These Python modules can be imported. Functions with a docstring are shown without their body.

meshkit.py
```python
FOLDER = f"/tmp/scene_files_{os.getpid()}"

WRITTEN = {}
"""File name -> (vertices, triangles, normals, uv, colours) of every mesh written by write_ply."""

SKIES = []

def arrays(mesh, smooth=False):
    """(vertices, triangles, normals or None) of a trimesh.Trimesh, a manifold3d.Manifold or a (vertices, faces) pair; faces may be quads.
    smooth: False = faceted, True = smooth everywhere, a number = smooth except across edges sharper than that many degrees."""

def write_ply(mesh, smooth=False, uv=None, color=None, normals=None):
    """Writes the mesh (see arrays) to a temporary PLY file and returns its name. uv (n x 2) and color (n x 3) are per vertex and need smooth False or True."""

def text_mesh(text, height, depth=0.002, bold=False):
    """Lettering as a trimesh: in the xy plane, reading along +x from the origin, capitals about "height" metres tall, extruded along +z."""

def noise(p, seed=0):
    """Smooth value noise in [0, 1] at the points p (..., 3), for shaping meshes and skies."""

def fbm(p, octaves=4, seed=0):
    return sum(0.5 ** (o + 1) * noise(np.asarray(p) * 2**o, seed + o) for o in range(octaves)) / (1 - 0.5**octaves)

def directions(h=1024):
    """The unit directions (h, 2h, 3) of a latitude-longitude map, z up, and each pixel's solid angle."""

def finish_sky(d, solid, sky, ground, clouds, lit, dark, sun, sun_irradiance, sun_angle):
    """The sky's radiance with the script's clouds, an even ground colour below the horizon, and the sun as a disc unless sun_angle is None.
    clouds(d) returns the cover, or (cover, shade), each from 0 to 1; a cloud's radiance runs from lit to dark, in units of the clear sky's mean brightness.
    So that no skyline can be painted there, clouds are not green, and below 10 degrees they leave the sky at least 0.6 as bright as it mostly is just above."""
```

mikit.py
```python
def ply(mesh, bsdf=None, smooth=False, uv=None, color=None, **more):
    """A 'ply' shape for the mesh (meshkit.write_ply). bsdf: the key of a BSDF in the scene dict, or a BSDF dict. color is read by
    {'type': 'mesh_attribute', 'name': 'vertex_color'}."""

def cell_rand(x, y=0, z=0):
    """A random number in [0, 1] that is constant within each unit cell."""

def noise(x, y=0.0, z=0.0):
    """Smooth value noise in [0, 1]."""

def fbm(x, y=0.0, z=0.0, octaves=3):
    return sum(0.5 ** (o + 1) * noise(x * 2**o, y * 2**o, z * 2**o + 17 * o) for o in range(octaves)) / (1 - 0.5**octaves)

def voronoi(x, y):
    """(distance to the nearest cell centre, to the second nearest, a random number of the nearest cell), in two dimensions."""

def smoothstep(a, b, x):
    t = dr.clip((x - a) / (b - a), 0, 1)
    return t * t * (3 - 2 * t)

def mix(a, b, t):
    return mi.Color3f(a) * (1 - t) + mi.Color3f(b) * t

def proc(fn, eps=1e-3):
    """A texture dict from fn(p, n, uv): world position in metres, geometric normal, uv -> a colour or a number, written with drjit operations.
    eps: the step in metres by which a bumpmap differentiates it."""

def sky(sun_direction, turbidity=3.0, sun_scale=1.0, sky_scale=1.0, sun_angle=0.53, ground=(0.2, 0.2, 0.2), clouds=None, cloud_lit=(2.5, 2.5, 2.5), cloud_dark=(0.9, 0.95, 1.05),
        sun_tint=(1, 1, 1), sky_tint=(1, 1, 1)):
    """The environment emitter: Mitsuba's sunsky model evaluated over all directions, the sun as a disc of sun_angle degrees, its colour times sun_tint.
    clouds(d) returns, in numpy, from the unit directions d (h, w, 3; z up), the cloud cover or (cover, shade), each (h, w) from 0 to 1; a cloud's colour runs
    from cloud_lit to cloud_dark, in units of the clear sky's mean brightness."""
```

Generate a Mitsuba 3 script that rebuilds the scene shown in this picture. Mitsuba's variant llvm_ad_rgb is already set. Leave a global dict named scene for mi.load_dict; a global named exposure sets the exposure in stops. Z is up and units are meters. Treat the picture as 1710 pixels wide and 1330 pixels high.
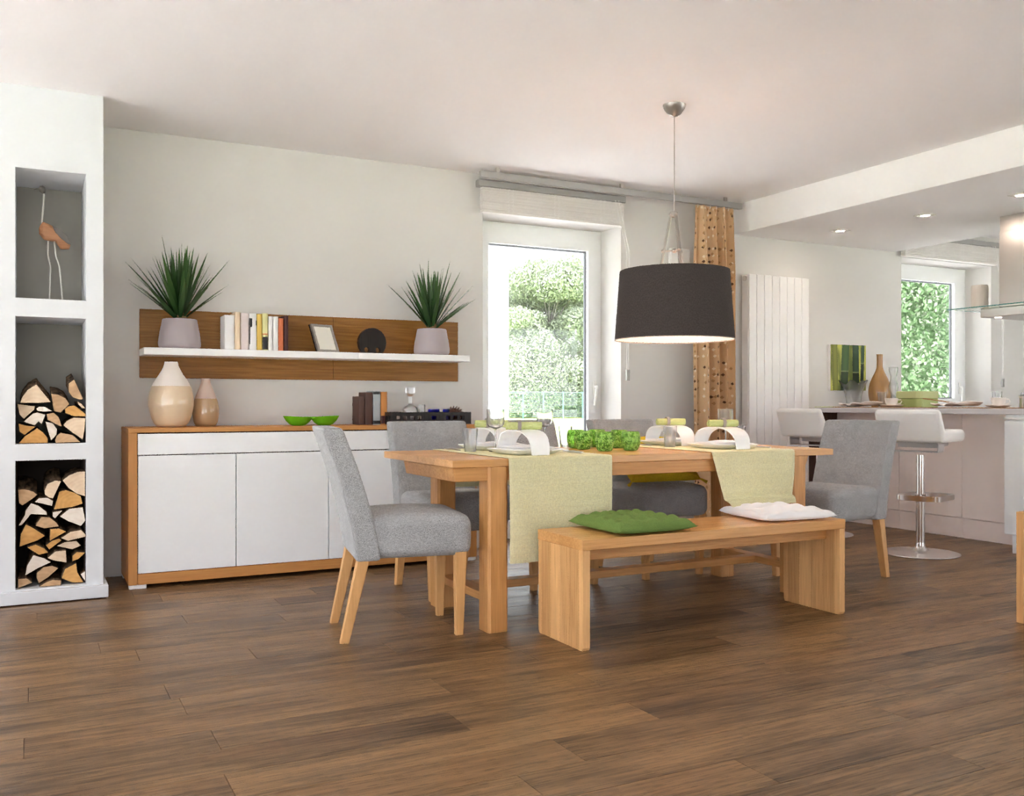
import math, random
import numpy as np
import trimesh
import drjit as dr
import mitsuba as mi
import shapely.geometry as sg
import manifold3d as m3
import mikit, meshkit
from mikit import proc, noise, fbm, cell_rand, smoothstep, mix, voronoi

T = mi.ScalarTransform4f
scene, labels = {}, {}
PI = math.pi

# ------------------------------------------------------------------ camera, sky, exposure
YAW = math.radians(27.43)
CAM = [0.0, 0.0, 0.98]
scene['camera'] = {
    'type': 'perspective', 'fov': 57.61, 'fov_axis': 'x', 'near_clip': 0.05, 'far_clip': 500.0,
    'principal_point_offset_x': 0.0, 'principal_point_offset_y': -8.0 / 1330.0,
    'to_world': T().look_at(origin=CAM, target=[math.sin(YAW), math.cos(YAW), 0.98], up=[0, 0, 1]),
}
exposure = 4.0


def cloud_cover(d):
    return np.ones(d.shape[:2]) * 0.97, 0.25 + 0.0 * d[..., 2]


scene['sky'] = mikit.sky([-0.46, 0.03, 0.885], turbidity=4.0, sun_scale=1.0, sky_scale=1.0, sun_tint=(0.83, 1.0, 1.28), ground=(0.5, 0.5, 0.5),
                         clouds=cloud_cover, cloud_lit=(1.46, 1.53, 1.64), cloud_dark=(1.16, 1.23, 1.33))

# ------------------------------------------------------------------ helpers: scene entries


def numbered(key):
    if key not in scene and key not in labels and not any(k.startswith(key + '__') for k in scene):
        return key
    n = 1
    while True:
        k = f'{key}_{n:03d}'
        if k not in scene and k not in labels and not any(q.startswith(k + '__') for q in scene):
            return k
        n += 1


def tag(key, label=None, cat=None, group=None, kind=None):
    d = labels.setdefault(key, {})
    for k, v in (('label', label), ('category', cat), ('group', group), ('kind', kind)):
        if v:
            d[k] = v
    return key


def thing(name, label, cat, group=None):
    key = numbered(name)
    tag(key, label, cat, group)
    return key


def outward(m):
    if isinstance(m, trimesh.Trimesh) and m.is_watertight and m.volume < 0:
        m.invert()
    return m


def put(name, mesh, mat, parent=None, smooth=False, label=None, cat=None, group=None, kind=None, M=None, **kw):
    key = numbered((parent + '__' if parent else '') + name)
    d = mikit.ply(outward(mesh), mat, smooth=smooth, **kw)
    if M is not None:
        d['to_world'] = M
    scene[key] = d
    if label or cat or group or kind:
        tag(key, label, cat, group, kind)
    return key


def struct(name, mesh, mat, parent=None, smooth=False, label=None, **kw):
    k = put(name, mesh, mat, parent, smooth, **kw)
    if parent is None:
        tag(k, label, None, None, 'structure')
    elif label:
        tag(k, label)
    return k


def share(name, d, parent=None, M=None, bsdf=None, **kw):
    """one more entry that uses a ply dict again"""
    key = numbered((parent + '__' if parent else '') + name)
    e = dict(d)
    if M is not None:
        e['to_world'] = M
    if bsdf:
        e['bsdf'] = {'type': 'ref', 'id': bsdf}
    scene[key] = e
    if kw:
        tag(key, **kw)
    return key


# ------------------------------------------------------------------ helpers: meshes
def cat_(ms):
    return trimesh.util.concatenate([m for m in ms])


def box(x0, x1, y0, y1, z0, z1):
    m = trimesh.creation.box(extents=[x1 - x0, y1 - y0, z1 - z0])
    m.apply_translation([(x0 + x1) / 2, (y0 + y1) / 2, (z0 + z1) / 2])
    return m


def hull(pts):
    return trimesh.convex.convex_hull(np.asarray(pts, float))


def cbox(x0, x1, y0, y1, z0, z1, c=0.003):
    """box with chamfered edges"""
    P = []
    for sx in (0, 1):
        for sy in (0, 1):
            for sz in (0, 1):
                p = np.array([(x0, x1)[sx], (y0, y1)[sy], (z0, z1)[sz]])
                s = np.array([1 - 2 * sx, 1 - 2 * sy, 1 - 2 * sz]) * c
                for k in range(3):
                    q = p + s
                    q[k] = p[k]
                    P.append(q)
    return hull(P)


def chull(pts, c=0.003):
    """chamfered convex hull of the 8 corners of a skewed box"""
    pts = np.asarray(pts, float)
    ce = pts.mean(0)
    P = []
    for p in pts:
        d = p - ce
        for k in range(3):
            q = p - np.sign(d) * c
            q[k] = p[k]
            P.append(q)
    return hull(P)


def softbox(sx, sy, sz, r, k=4):
    """rounded box centred on the origin, k subdivisions; vertices gathered near the edges"""
    n = 2 ** k
    t = np.linspace(-1, 1, n + 1)
    t = np.sign(t) * (1 - (1 - np.abs(t)) ** 1.6)
    h = np.array([sx, sy, sz]) / 2
    V, Fc = [], []
    for ax in range(3):
        for s in (-1, 1):
            a, b = [(1, 2), (2, 0), (0, 1)][ax]
            g = np.zeros((n + 1, n + 1, 3))
            A, B = np.meshgrid(t, t, indexing='ij')
            g[..., a], g[..., b], g[..., ax] = A, B, s
            base = len(V) * (n + 1) ** 2
            V.append(g.reshape(-1, 3))
            i, j = np.meshgrid(np.arange(n), np.arange(n), indexing='ij')
            q = np.stack([i * (n + 1) + j, (i + 1) * (n + 1) + j, (i + 1) * (n + 1) + j + 1, i * (n + 1) + j + 1], -1).reshape(-1, 4) + base
            if s < 0:
                q = q[:, ::-1]
            Fc.append(q)
    V = np.vstack(V) * h
    q = np.vstack(Fc)
    inner = np.clip(V, -(h - r), h - r)
    d = V - inner
    L = np.linalg.norm(d, axis=1, keepdims=True)
    V = inner + np.where(L > 1e-9, d / np.maximum(L, 1e-9) * r, 0)
    m = trimesh.Trimesh(V, np.vstack([q[:, [0, 1, 2]], q[:, [0, 2, 3]]]), process=False)
    m.merge_vertices(digits_vertex=6)
    return m


def lathe(prof, n=32, closed=False):
    """profile [(r, z)] turned around z, from the bottom on the outside up"""
    prof = np.asarray(prof, float)
    a = np.arange(n) * 2 * PI / n
    V = np.stack([prof[:, None, 0] * np.cos(a), prof[:, None, 0] * np.sin(a), np.broadcast_to(prof[:, None, 1], (len(prof), n))], -1).reshape(-1, 3)
    m = len(prof)
    rows = m if closed else m - 1
    i, j = np.meshgrid(np.arange(rows), np.arange(n), indexing='ij')
    i2 = (i + 1) % m
    q = np.stack([i * n + j, i * n + (j + 1) % n, i2 * n + (j + 1) % n, i2 * n + j], -1).reshape(-1, 4)
    mesh = trimesh.Trimesh(V, np.vstack([q[:, [0, 1, 2]], q[:, [0, 2, 3]]]), process=False)
    mesh.merge_vertices(digits_vertex=6)
    mesh.update_faces(mesh.nondegenerate_faces())
    return mesh


def outward_lathe(*a, **k):
    return outward(lathe(*a, **k))


def tube(pts, r, sides=8, cap=True):
    p = np.asarray(pts, float)
    r = np.broadcast_to(r, (len(p),))
    t = np.gradient(p, axis=0)
    t /= np.linalg.norm(t, axis=1, keepdims=True) + 1e-12
    up = np.array([0, 0, 1.0]) if abs(t[0, 2]) < 0.9 else np.array([1.0, 0, 0])
    a = np.cross(t, up)
    a /= np.linalg.norm(a, axis=1, keepdims=True) + 1e-12
    b = np.cross(t, a)
    ang = np.arange(sides) * 2 * PI / sides
    V = p[:, None] + r[:, None, None] * (np.cos(ang)[None, :, None] * a[:, None] + np.sin(ang)[None, :, None] * b[:, None])
    n = len(p)
    i, j = np.meshgrid(np.arange(n - 1), np.arange(sides), indexing='ij')
    q = np.stack([i * sides + j, i * sides + (j + 1) % sides, (i + 1) * sides + (j + 1) % sides, (i + 1) * sides + j], -1).reshape(-1, 4)
    F = [q[:, [0, 1, 2]], q[:, [0, 2, 3]]]
    V = V.reshape(-1, 3)
    if cap:
        V = np.vstack([V, p[0], p[-1]])
        e = np.arange(sides)
        F.append(np.stack([np.full(sides, len(V) - 2), (e + 1) % sides, e], -1))
        F.append(np.stack([np.full(sides, len(V) - 1), (n - 1) * sides + e, (n - 1) * sides + (e + 1) % sides], -1))
    m = trimesh.Trimesh(V, np.vstack(F), process=False)
    trimesh.repair.fix_normals(m)
    return m


def cyl(x, y, z0, z1, r, n=32, r1=None, c=0.0):
    r1 = r if r1 is None else r1
    if c:
        prof = [(0, z0), (r - c, z0), (r, z0 + c), (r1, z1 - c), (r1 - c, z1), (0, z1)]
    else:
        prof = [(0, z0), (r, z0), (r1, z1), (0, z1)]
    m = lathe(prof, n)
    m.apply_translation([x, y, 0])
    return m


def slab(poly, t, axis='z', at=0.0):
    """polygon extruded by t; axis: 'z' (poly in xy), 'y' (poly in xz), 'x' (poly in yz)"""
    m = trimesh.creation.extrude_polygon(poly, t)
    v = m.vertices.copy()
    if axis == 'y':
        m.vertices = np.stack([v[:, 0], at + v[:, 2], v[:, 1]], 1)
        m.invert()
    elif axis == 'x':
        m.vertices = np.stack([at + v[:, 2], v[:, 0], v[:, 1]], 1)
    else:
        m.vertices = np.stack([v[:, 0], v[:, 1], at + v[:, 2]], 1)
    trimesh.repair.fix_normals(m)
    return m


def rect(x0, x1, y0, y1):
    return sg.box(x0, y0, x1, y1)


def thick(grid, t, uvs=None):
    """grid (n, m, 3) of points -> a closed sheet of thickness t; returns mesh, uv"""
    n, m = grid.shape[:2]
    du = np.gradient(grid, axis=0)
    dv = np.gradient(grid, axis=1)
    N = np.cross(du, dv)
    N /= np.linalg.norm(N, axis=-1, keepdims=True) + 1e-12
    V = np.vstack([(grid + N * t / 2).reshape(-1, 3), (grid - N * t / 2).reshape(-1, 3)])
    i, j = np.meshgrid(np.arange(n - 1), np.arange(m - 1), indexing='ij')
    q = np.stack([i * m + j, (i + 1) * m + j, (i + 1) * m + j + 1, i * m + j + 1], -1).reshape(-1, 4)
    o = n * m
    ring = [i * m for i in range(n)][::-1]
    edge = [j for j in range(m)] + [i * m + m - 1 for i in range(1, n)] + [(n - 1) * m + j for j in range(m - 2, -1, -1)] + [i * m for i in range(n - 2, 0, -1)]
    e = np.array(edge)
    e2 = np.roll(e, -1)
    qs = np.stack([e, e2, e2 + o, e + o], -1)
    q = np.vstack([q, q[:, ::-1] + o, qs])
    mesh = trimesh.Trimesh(V, np.vstack([q[:, [0, 1, 2]], q[:, [0, 2, 3]]]), process=False)
    uv = None
    if uvs is not None:
        uv = np.vstack([uvs.reshape(-1, 2)] * 2)
    return mesh, uv


def rotz(m, deg, c=(0, 0)):
    m = m.copy()
    m.apply_transform(trimesh.transformations.rotation_matrix(math.radians(deg), [0, 0, 1], [c[0], c[1], 0]))
    return m


def place(x, y, z=0.0, deg=0.0):
    return T().translate([x, y, z]).rotate([0, 0, 1], deg)


# ------------------------------------------------------------------ materials
def mat(name, d, two=False):
    scene[name] = {'type': 'twosided', 'inner': d} if two else d
    return name


def rgb(*c):
    return {'type': 'rgb', 'value': list(c)}


def tex(c):
    return c if isinstance(c, dict) else rgb(*c)


def princ(name, color, rough=0.5, two=False, bump=None, **kw):
    d = {'type': 'principled', 'base_color': tex(color), 'roughness': rough if not callable(rough) else proc(rough), 'specular': kw.pop('spec', 0.4), **kw}
    if bump:
        d = {'type': 'bumpmap', 'arbitrary': bump[0], 'scale': bump[1], 'nested': d}
    return mat(name, d, two)


def wood(dark, light, axis, board=None, tone=0.25, fine=1.0, scale=1.0):
    """wood whose grain runs along the given axis; board: width of glued lamellas along the second axis"""
    others = [a for a in (0, 1, 2) if a != axis]

    def fn(p, n, uv):
        q = [p.x, p.y, p.z]
        l, a, b = q[axis] / scale, q[others[0]] / scale, q[others[1]] / scale
        k = mi.Float(0)
        if board:
            w = q[board[0]] / board[1]
            k = cell_rand(dr.floor(w), 3, 7)
            l = l + k * 13.0
            a = a + k * 5.0
        ring = fbm(l * 1.1 + 3, a * 9.0, b * 9.0, 3)
        ring = 0.5 + 0.5 * dr.sin(ring * 34.0)
        fib = fbm(l * 7.0, a * 130.0, b * 130.0, 2)
        pore = smoothstep(0.60, 0.85, noise(l * 14.0, a * 330.0, b * 330.0))
        t = dr.clip(0.17 * ring + 0.50 * fib + (k - 0.5) * tone * 2 + 0.14 - 0.20 * pore * fine, 0, 1)
        return mix(dark, light, t)

    return proc(fn)


def fabric(c0, c1, freq=900.0):
    def fn(p, n, uv):
        a = noise(p.x * freq * 0.16, p.y * freq * 0.16, p.z * freq * 0.55)
        b = noise(p.x * freq * 0.5, p.y * freq * 0.5, p.z * freq * 0.12)
        t = dr.clip(0.5 + 1.1 * (a - 0.5) + 0.9 * (b - 0.5) + 0.3 * (fbm(p.x * 18, p.y * 18, p.z * 18) - 0.5), 0, 1)
        return mix(c0, c1, t)

    return proc(fn)


OAK_D, OAK_L = (0.47, 0.215, 0.066), (0.72, 0.395, 0.155)
mat('wall_paint', {'type': 'diffuse', 'reflectance': rgb(0.675, 0.652, 0.632)}, True)
mat('pier_paint', {'type': 'diffuse', 'reflectance': rgb(0.69, 0.70, 0.72)}, True)
mat('ceiling_paint', {'type': 'diffuse', 'reflectance': rgb(0.89, 0.87, 0.87)}, True)
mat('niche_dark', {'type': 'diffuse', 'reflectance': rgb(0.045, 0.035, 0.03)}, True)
princ('white_gloss', (0.83, 0.84, 0.85), 0.22, True, spec=0.5)
princ('white_satin', (0.84, 0.84, 0.84), 0.38, True, spec=0.4)
princ('window_white', (0.86, 0.87, 0.87), 0.35, True)
princ('oak_x', wood(OAK_D, OAK_L, 0, board=(1, 0.11)), 0.27, True, spec=0.5)
princ('oak_edge_x', wood(OAK_D, OAK_L, 0), 0.40, True)
princ('oak_y', wood(OAK_D, OAK_L, 1), 0.40, True)
princ('oak_z', wood(OAK_D, OAK_L, 2), 0.42, True)
princ('oak_panel_z', wood((0.46, 0.225, 0.082), (0.74, 0.43, 0.185), 2, board=(1, 0.075), tone=0.35), 0.42, True)
princ('chair_oak', wood((0.56, 0.29, 0.105), (0.76, 0.44, 0.19), 2), 0.42, True)
princ('oak_sideboard', wood((0.49, 0.215, 0.062), (0.62, 0.305, 0.10), 0), 0.42, True)
princ('oak_sideboard_z', wood((0.49, 0.215, 0.062), (0.62, 0.305, 0.10), 2), 0.42, True)
princ('oak_shelf', wood((0.215, 0.088, 0.018), (0.46, 0.22, 0.055), 0, tone=0.3), 0.45, True)


def floor_color(p, n, uv):
    k = dr.floor(uv.y / 10.0)
    tone = cell_rand(k, 11, 5)
    warm = cell_rand(k, 2, 9)
    u, v = uv.x + tone * 40, uv.y - k * 10.0
    cloud = fbm(u * 1.7, v * 9.0, k, 3)
    ring = 0.5 + 0.5 * dr.sin(fbm(u * 1.0, v * 11.0 + k, 0.0, 3) * 40.0)
    fib = fbm(u * 9.0, v * 190.0, k, 2)
    pore = smoothstep(0.62, 0.80, noise(u * 26.0, v * 420.0, k))
    band = fbm(u * 2.6 + 5, v * 26.0, k, 3)
    t = dr.clip(0.60 * (cloud - 0.5) + 0.48 * (band - 0.5) + 0.16 * (ring - 0.5) + 0.46 * (fib - 0.5) + 0.26 * (tone - 0.5) + 0.45, 0, 1)
    c = mix((0.049, 0.0255, 0.011), (0.29, 0.162, 0.069), t)
    c = mix(c, mi.Color3f(0.175, 0.080, 0.030), 0.38 * warm * smoothstep(0.5, 0.75, fbm(u * 1.3 + 9, v * 7.0, k, 2)))
    return c * (1 - 0.30 * pore)


princ('floor_wood', proc(floor_color), lambda p, n, uv: 0.33 + 0.16 * fbm(p.x * 3, p.y * 40, 0.0, 2), False, spec=0.45)
princ('joint_dark', (0.03, 0.017, 0.009), 0.7, True)

princ('chair_fabric', fabric((0.165, 0.166, 0.168), (0.47, 0.47, 0.475), 1700), 0.9, True, spec=0.15, sheen=0.3)


def runner_color(p, n, uv):
    w = 1 + 0.17 * (noise(uv.x * 900.0, uv.y * 110.0) - 0.5) + 0.17 * (noise(uv.x * 110.0, uv.y * 900.0) - 0.5)
    s = noise(uv.x * 3.0, uv.y * 160.0)
    c = mix((0.60, 0.55, 0.315), (0.70, 0.66, 0.44), dr.clip(noise(uv.x * 260, uv.y * 260) * 0.5 + 0.3 * s + 0.2 * noise(uv.x * 12, uv.y * 12), 0, 1))
    e = dr.minimum(uv.x, 0.515 - uv.x)
    c = mix(c, mi.Color3f(0.74, 0.68, 0.46), smoothstep(0.016, 0.012, e) * 0.35)
    return c * w


princ('runner_cloth', proc(runner_color), 0.85, True, spec=0.1, sheen=0.3)
princ('napkin_cloth', fabric((0.46, 0.51, 0.19), (0.60, 0.63, 0.30), 700), 0.85, True, spec=0.1)
princ('napkin_ring', (0.30, 0.265, 0.24), 0.5, True)
princ('porcelain', (0.86, 0.86, 0.86), 0.16, True, spec=0.5)
princ('porcelain_warm', (0.83, 0.765, 0.72), 0.18, True, spec=0.5)
mat('clear_glass', {'type': 'blendbsdf', 'weight': 0.032, 'bsdf_0': {'type': 'dielectric', 'int_ior': 1.34, 'ext_ior': 1.0, 'specular_reflectance': rgb(0.6, 0.6, 0.6)},
                    'bsdf_1': {'type': 'twosided', 'inner': {'type': 'diffuse', 'reflectance': rgb(0.75, 0.77, 0.78)}}})
mat('cut_glass', {'type': 'dielectric', 'int_ior': 1.5, 'ext_ior': 1.0})
mat('window_glass', {'type': 'thindielectric', 'int_ior': 1.5, 'ext_ior': 1.0})
mat('hood_glass', {'type': 'dielectric', 'int_ior': 1.5, 'ext_ior': 1.0, 'specular_transmittance': rgb(0.86, 0.96, 0.93)})
mat('blue_glass', {'type': 'dielectric', 'int_ior': 1.5, 'ext_ior': 1.0, 'specular_transmittance': rgb(0.12, 0.2, 0.75)})


def votive_flecks(p, n, uv):
    a, b, c = voronoi(uv.x * 30.0, uv.y * 20.0)
    return smoothstep(0.05, 0.5, b - a + 0.7 * (c - 0.5))


mat('green_glass', {'type': 'blendbsdf', 'weight': proc(lambda p, n, uv: 0.22 + 0.40 * votive_flecks(p, n, uv)),
                    'bsdf_0': {'type': 'dielectric', 'int_ior': 1.4, 'ext_ior': 1.0, 'specular_transmittance': rgb(0.70, 0.92, 0.42)},
                    'bsdf_1': {'type': 'twosided', 'inner': {'type': 'diffuse', 'reflectance': proc(lambda p, n, uv: mix((0.11, 0.29, 0.02), (0.56, 0.80, 0.27), votive_flecks(p, n, uv)))}}})
princ('green_cushion', fabric((0.115, 0.185, 0.045), (0.15, 0.23, 0.06), 1500), 0.85, True, spec=0.1, sheen=0.4)
princ('white_cushion', (0.80, 0.79, 0.79), 0.85, True, spec=0.1, sheen=0.2)
princ('yellow_cushion', fabric((0.50, 0.33, 0.015), (0.62, 0.43, 0.03), 500), 0.85, True, spec=0.1)
princ('bowl_green', (0.13, 0.42, 0.012), 0.2, True, spec=0.5)
princ('chrome', (0.82, 0.80, 0.79), 0.07, True, metallic=1.0)
princ('steel', (0.62, 0.58, 0.56), 0.30, True, metallic=1.0)
princ('cutlery_steel', (0.74, 0.72, 0.70), 0.2, True, metallic=1.0)
princ('aluminium', (0.36, 0.35, 0.34), 0.45, True, metallic=0.3)
princ('nickel', (0.36, 0.335, 0.31), 0.3, True, metallic=0.75)
princ('black_wood', wood((0.006, 0.004, 0.004), (0.03, 0.018, 0.015), 2), 0.35, True)
princ('dark_wood', wood((0.05, 0.022, 0.014), (0.105, 0.048, 0.03), 2), 0.5, True)
princ('shade_fabric', fabric((0.044, 0.036, 0.034), (0.062, 0.051, 0.048), 900), 0.85, True, spec=0.15)
princ('shade_lining', (0.80, 0.66, 0.58), 0.8, True, spec=0.1)
princ('pot_mauve', (0.40, 0.345, 0.365), 0.45, True)
princ('soil', (0.06, 0.04, 0.025), 0.9, True)
princ('leaf_green', proc(lambda p, n, uv: mix((0.016, 0.045, 0.018), (0.055, 0.125, 0.030), dr.clip(0.75 * uv.y + 0.5 * cell_rand(dr.floor(uv.x), 4, 1) - 0.2, 0, 1))), 0.38, True)
princ('leaf_dry', (0.20, 0.13, 0.06), 0.8, True)
princ('vase_cream', (0.80, 0.72, 0.665), 0.7, True, spec=0.2)
princ('vase_glaze_light', (0.66, 0.50, 0.345), 0.05, True, spec=0.8, clearcoat=1.0, clearcoat_gloss=1.0)
princ('vase_pink', (0.60, 0.46, 0.40), 0.7, True, spec=0.2)
princ('vase_glaze_dark', (0.42, 0.27, 0.145), 0.05, True, spec=0.8, clearcoat=1.0, clearcoat_gloss=1.0)
princ('bottle_brown', (0.40, 0.215, 0.085), 0.12, True, spec=0.6)
princ('paper', (0.80, 0.77, 0.70), 0.8, True)
princ('stool_leather', (0.85, 0.835, 0.82), 0.4, True)
princ('stool_bracket', (0.56, 0.53, 0.53), 0.3, True, metallic=0.4)
princ('cabinet_lilac', (0.88, 0.775, 0.735), 0.4, True)
princ('counter_grey', (0.56, 0.53, 0.54), 0.3, True)
princ('radiator_white', (0.80, 0.775, 0.775), 0.35, True)
princ('plastic_white', (0.83, 0.82, 0.80), 0.4, True)
princ('box_green', proc(lambda p, n, uv: mix((0.30, 0.37, 0.12), (0.43, 0.49, 0.20), fbm(p.x * 12, p.y * 12, p.z * 22))), 0.5, True)
princ('box_lid', (0.47, 0.50, 0.24), 0.5, True)
princ('glass_edge', (.10, .24, .24), .2, True)
princ('rattan', proc(lambda p, n, uv: mix((0.19, 0.085, 0.03), (0.46, 0.26, 0.11), noise(p.x * 60, p.y * 170, 0.0))), 0.7, True)
princ('slat_white', proc(lambda p, n, uv: mix((0.66, 0.62, 0.59), (0.80, 0.77, 0.745), noise(p.x * 4.0, 3.0, p.z * 420.0))), 0.7, True)
princ('cord_white', (0.80, 0.78, 0.76), 0.7, True)
princ('ceramic_ribbed', (0.56, 0.51, 0.46), 0.6, True)
princ('bark', proc(lambda p, n, uv: mix((0.020, 0.013, 0.009), (0.20, 0.125, 0.07), dr.clip(fbm(p.x * 60, p.y * 9, p.z * 60, 3) * 1.5 - 0.35, 0, 1))), 0.9, True)


def endgrain(c0, c1, q):
    def fn(p, n, uv):
        g = 0.5 + 0.5 * dr.sin(dr.sqrt(dr.square(uv.x) + dr.square(uv.y)) * 330.0 + 5 * noise(uv.x * 30, uv.y * 30))
        t = dr.clip(0.12 * g + 0.06 + 0.85 * fbm(p.x * 26 + q, p.z * 26, p.y * 26, 3), 0, 1)
        return mix(c0, c1, t)
    return proc(fn)


princ('log_pale', endgrain((0.58, 0.40, 0.26), (0.82, 0.67, 0.50), 1), 0.8, True, spec=0.15)
princ('log_white', endgrain((0.66, 0.56, 0.46), (0.86, 0.79, 0.70), 2), 0.8, True, spec=0.15)
princ('log_orange', endgrain((0.44, 0.20, 0.055), (0.76, 0.45, 0.17), 3), 0.8, True, spec=0.15)
princ('log_tan', endgrain((0.35, 0.20, 0.10), (0.66, 0.45, 0.27), 4), 0.8, True, spec=0.15)
princ('bird_wood', wood((0.34, 0.15, 0.07), (0.55, 0.29, 0.16), 0), 0.5, True)
princ('bird_grey', (0.12, 0.11, 0.10), 0.6, True)
princ('bird_wire', (0.60, 0.58, 0.55), 0.4, True, metallic=0.6)


def curtain_color(p, n, uv):
    base = mix((0.54, 0.345, 0.19), (0.65, 0.435, 0.26), noise(uv.x * 30, uv.y * 4.0))
    for (s, thr, col, o) in ((19.0, 0.66, (0.10, 0.045, 0.02), 0), (20.0, 0.62, (0.80, 0.68, 0.54), 31), (18.0, 0.66, (0.40, 0.22, 0.085), 57)):
        i, j = dr.floor(uv.x * s), dr.floor(uv.y * s)
        fx, fy = uv.x * s - i - 0.3 - 0.4 * cell_rand(i, j, o + 1), uv.y * s - j - 0.3 - 0.4 * cell_rand(i, j, o + 2)
        on = (cell_rand(i, j, o) > thr) & (dr.abs(fx) + dr.abs(fy) < 0.23)
        base = dr.select(on, mi.Color3f(col), base)
    return base


princ('curtain_cloth', proc(curtain_color), 0.8, True, spec=0.15, sheen=0.2)


def bamboo(p, n, uv):
    x, y = uv.x * 1.0, uv.y * 1.0
    bg = mix((0.10, 0.13, 0.02), (0.50, 0.50, 0.10), smoothstep(0.3, 0.75, fbm(x * 7 + 3, y * 2.0, 0.0, 3)))
    for (x0, x1, lean, c, node) in ((0.05, 0.2, 0.03, (0.34, 0.36, 0.06), 2.0), (0.30, 0.50, -0.05, (0.035, 0.075, 0.02), 0.42), (0.62, 0.80, 0.02, (0.02, 0.045, 0.02), 0.40), (0.85, 0.94, -0.04, (0.03, 0.06, 0.03), 0.6)):
        xx = x + lean * (y - 0.5)
        t = (xx - x0) / (x1 - x0)
        inside = (t > 0) & (t < 1)
        shade = 0.55 + 1.2 * dr.sin(dr.clip(t, 0, 1) * PI * 0.8 + 0.2) * 0.8
        col = mi.Color3f(c) * shade
        col = mix(col, mi.Color3f(0.16, 0.20, 0.09), smoothstep(0.022, 0.008, dr.abs(y - node)))
        col = dr.select(y < node - 0.01, col * 0.42, col)
        bg = dr.select(inside, col, bg)
    return bg


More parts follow.
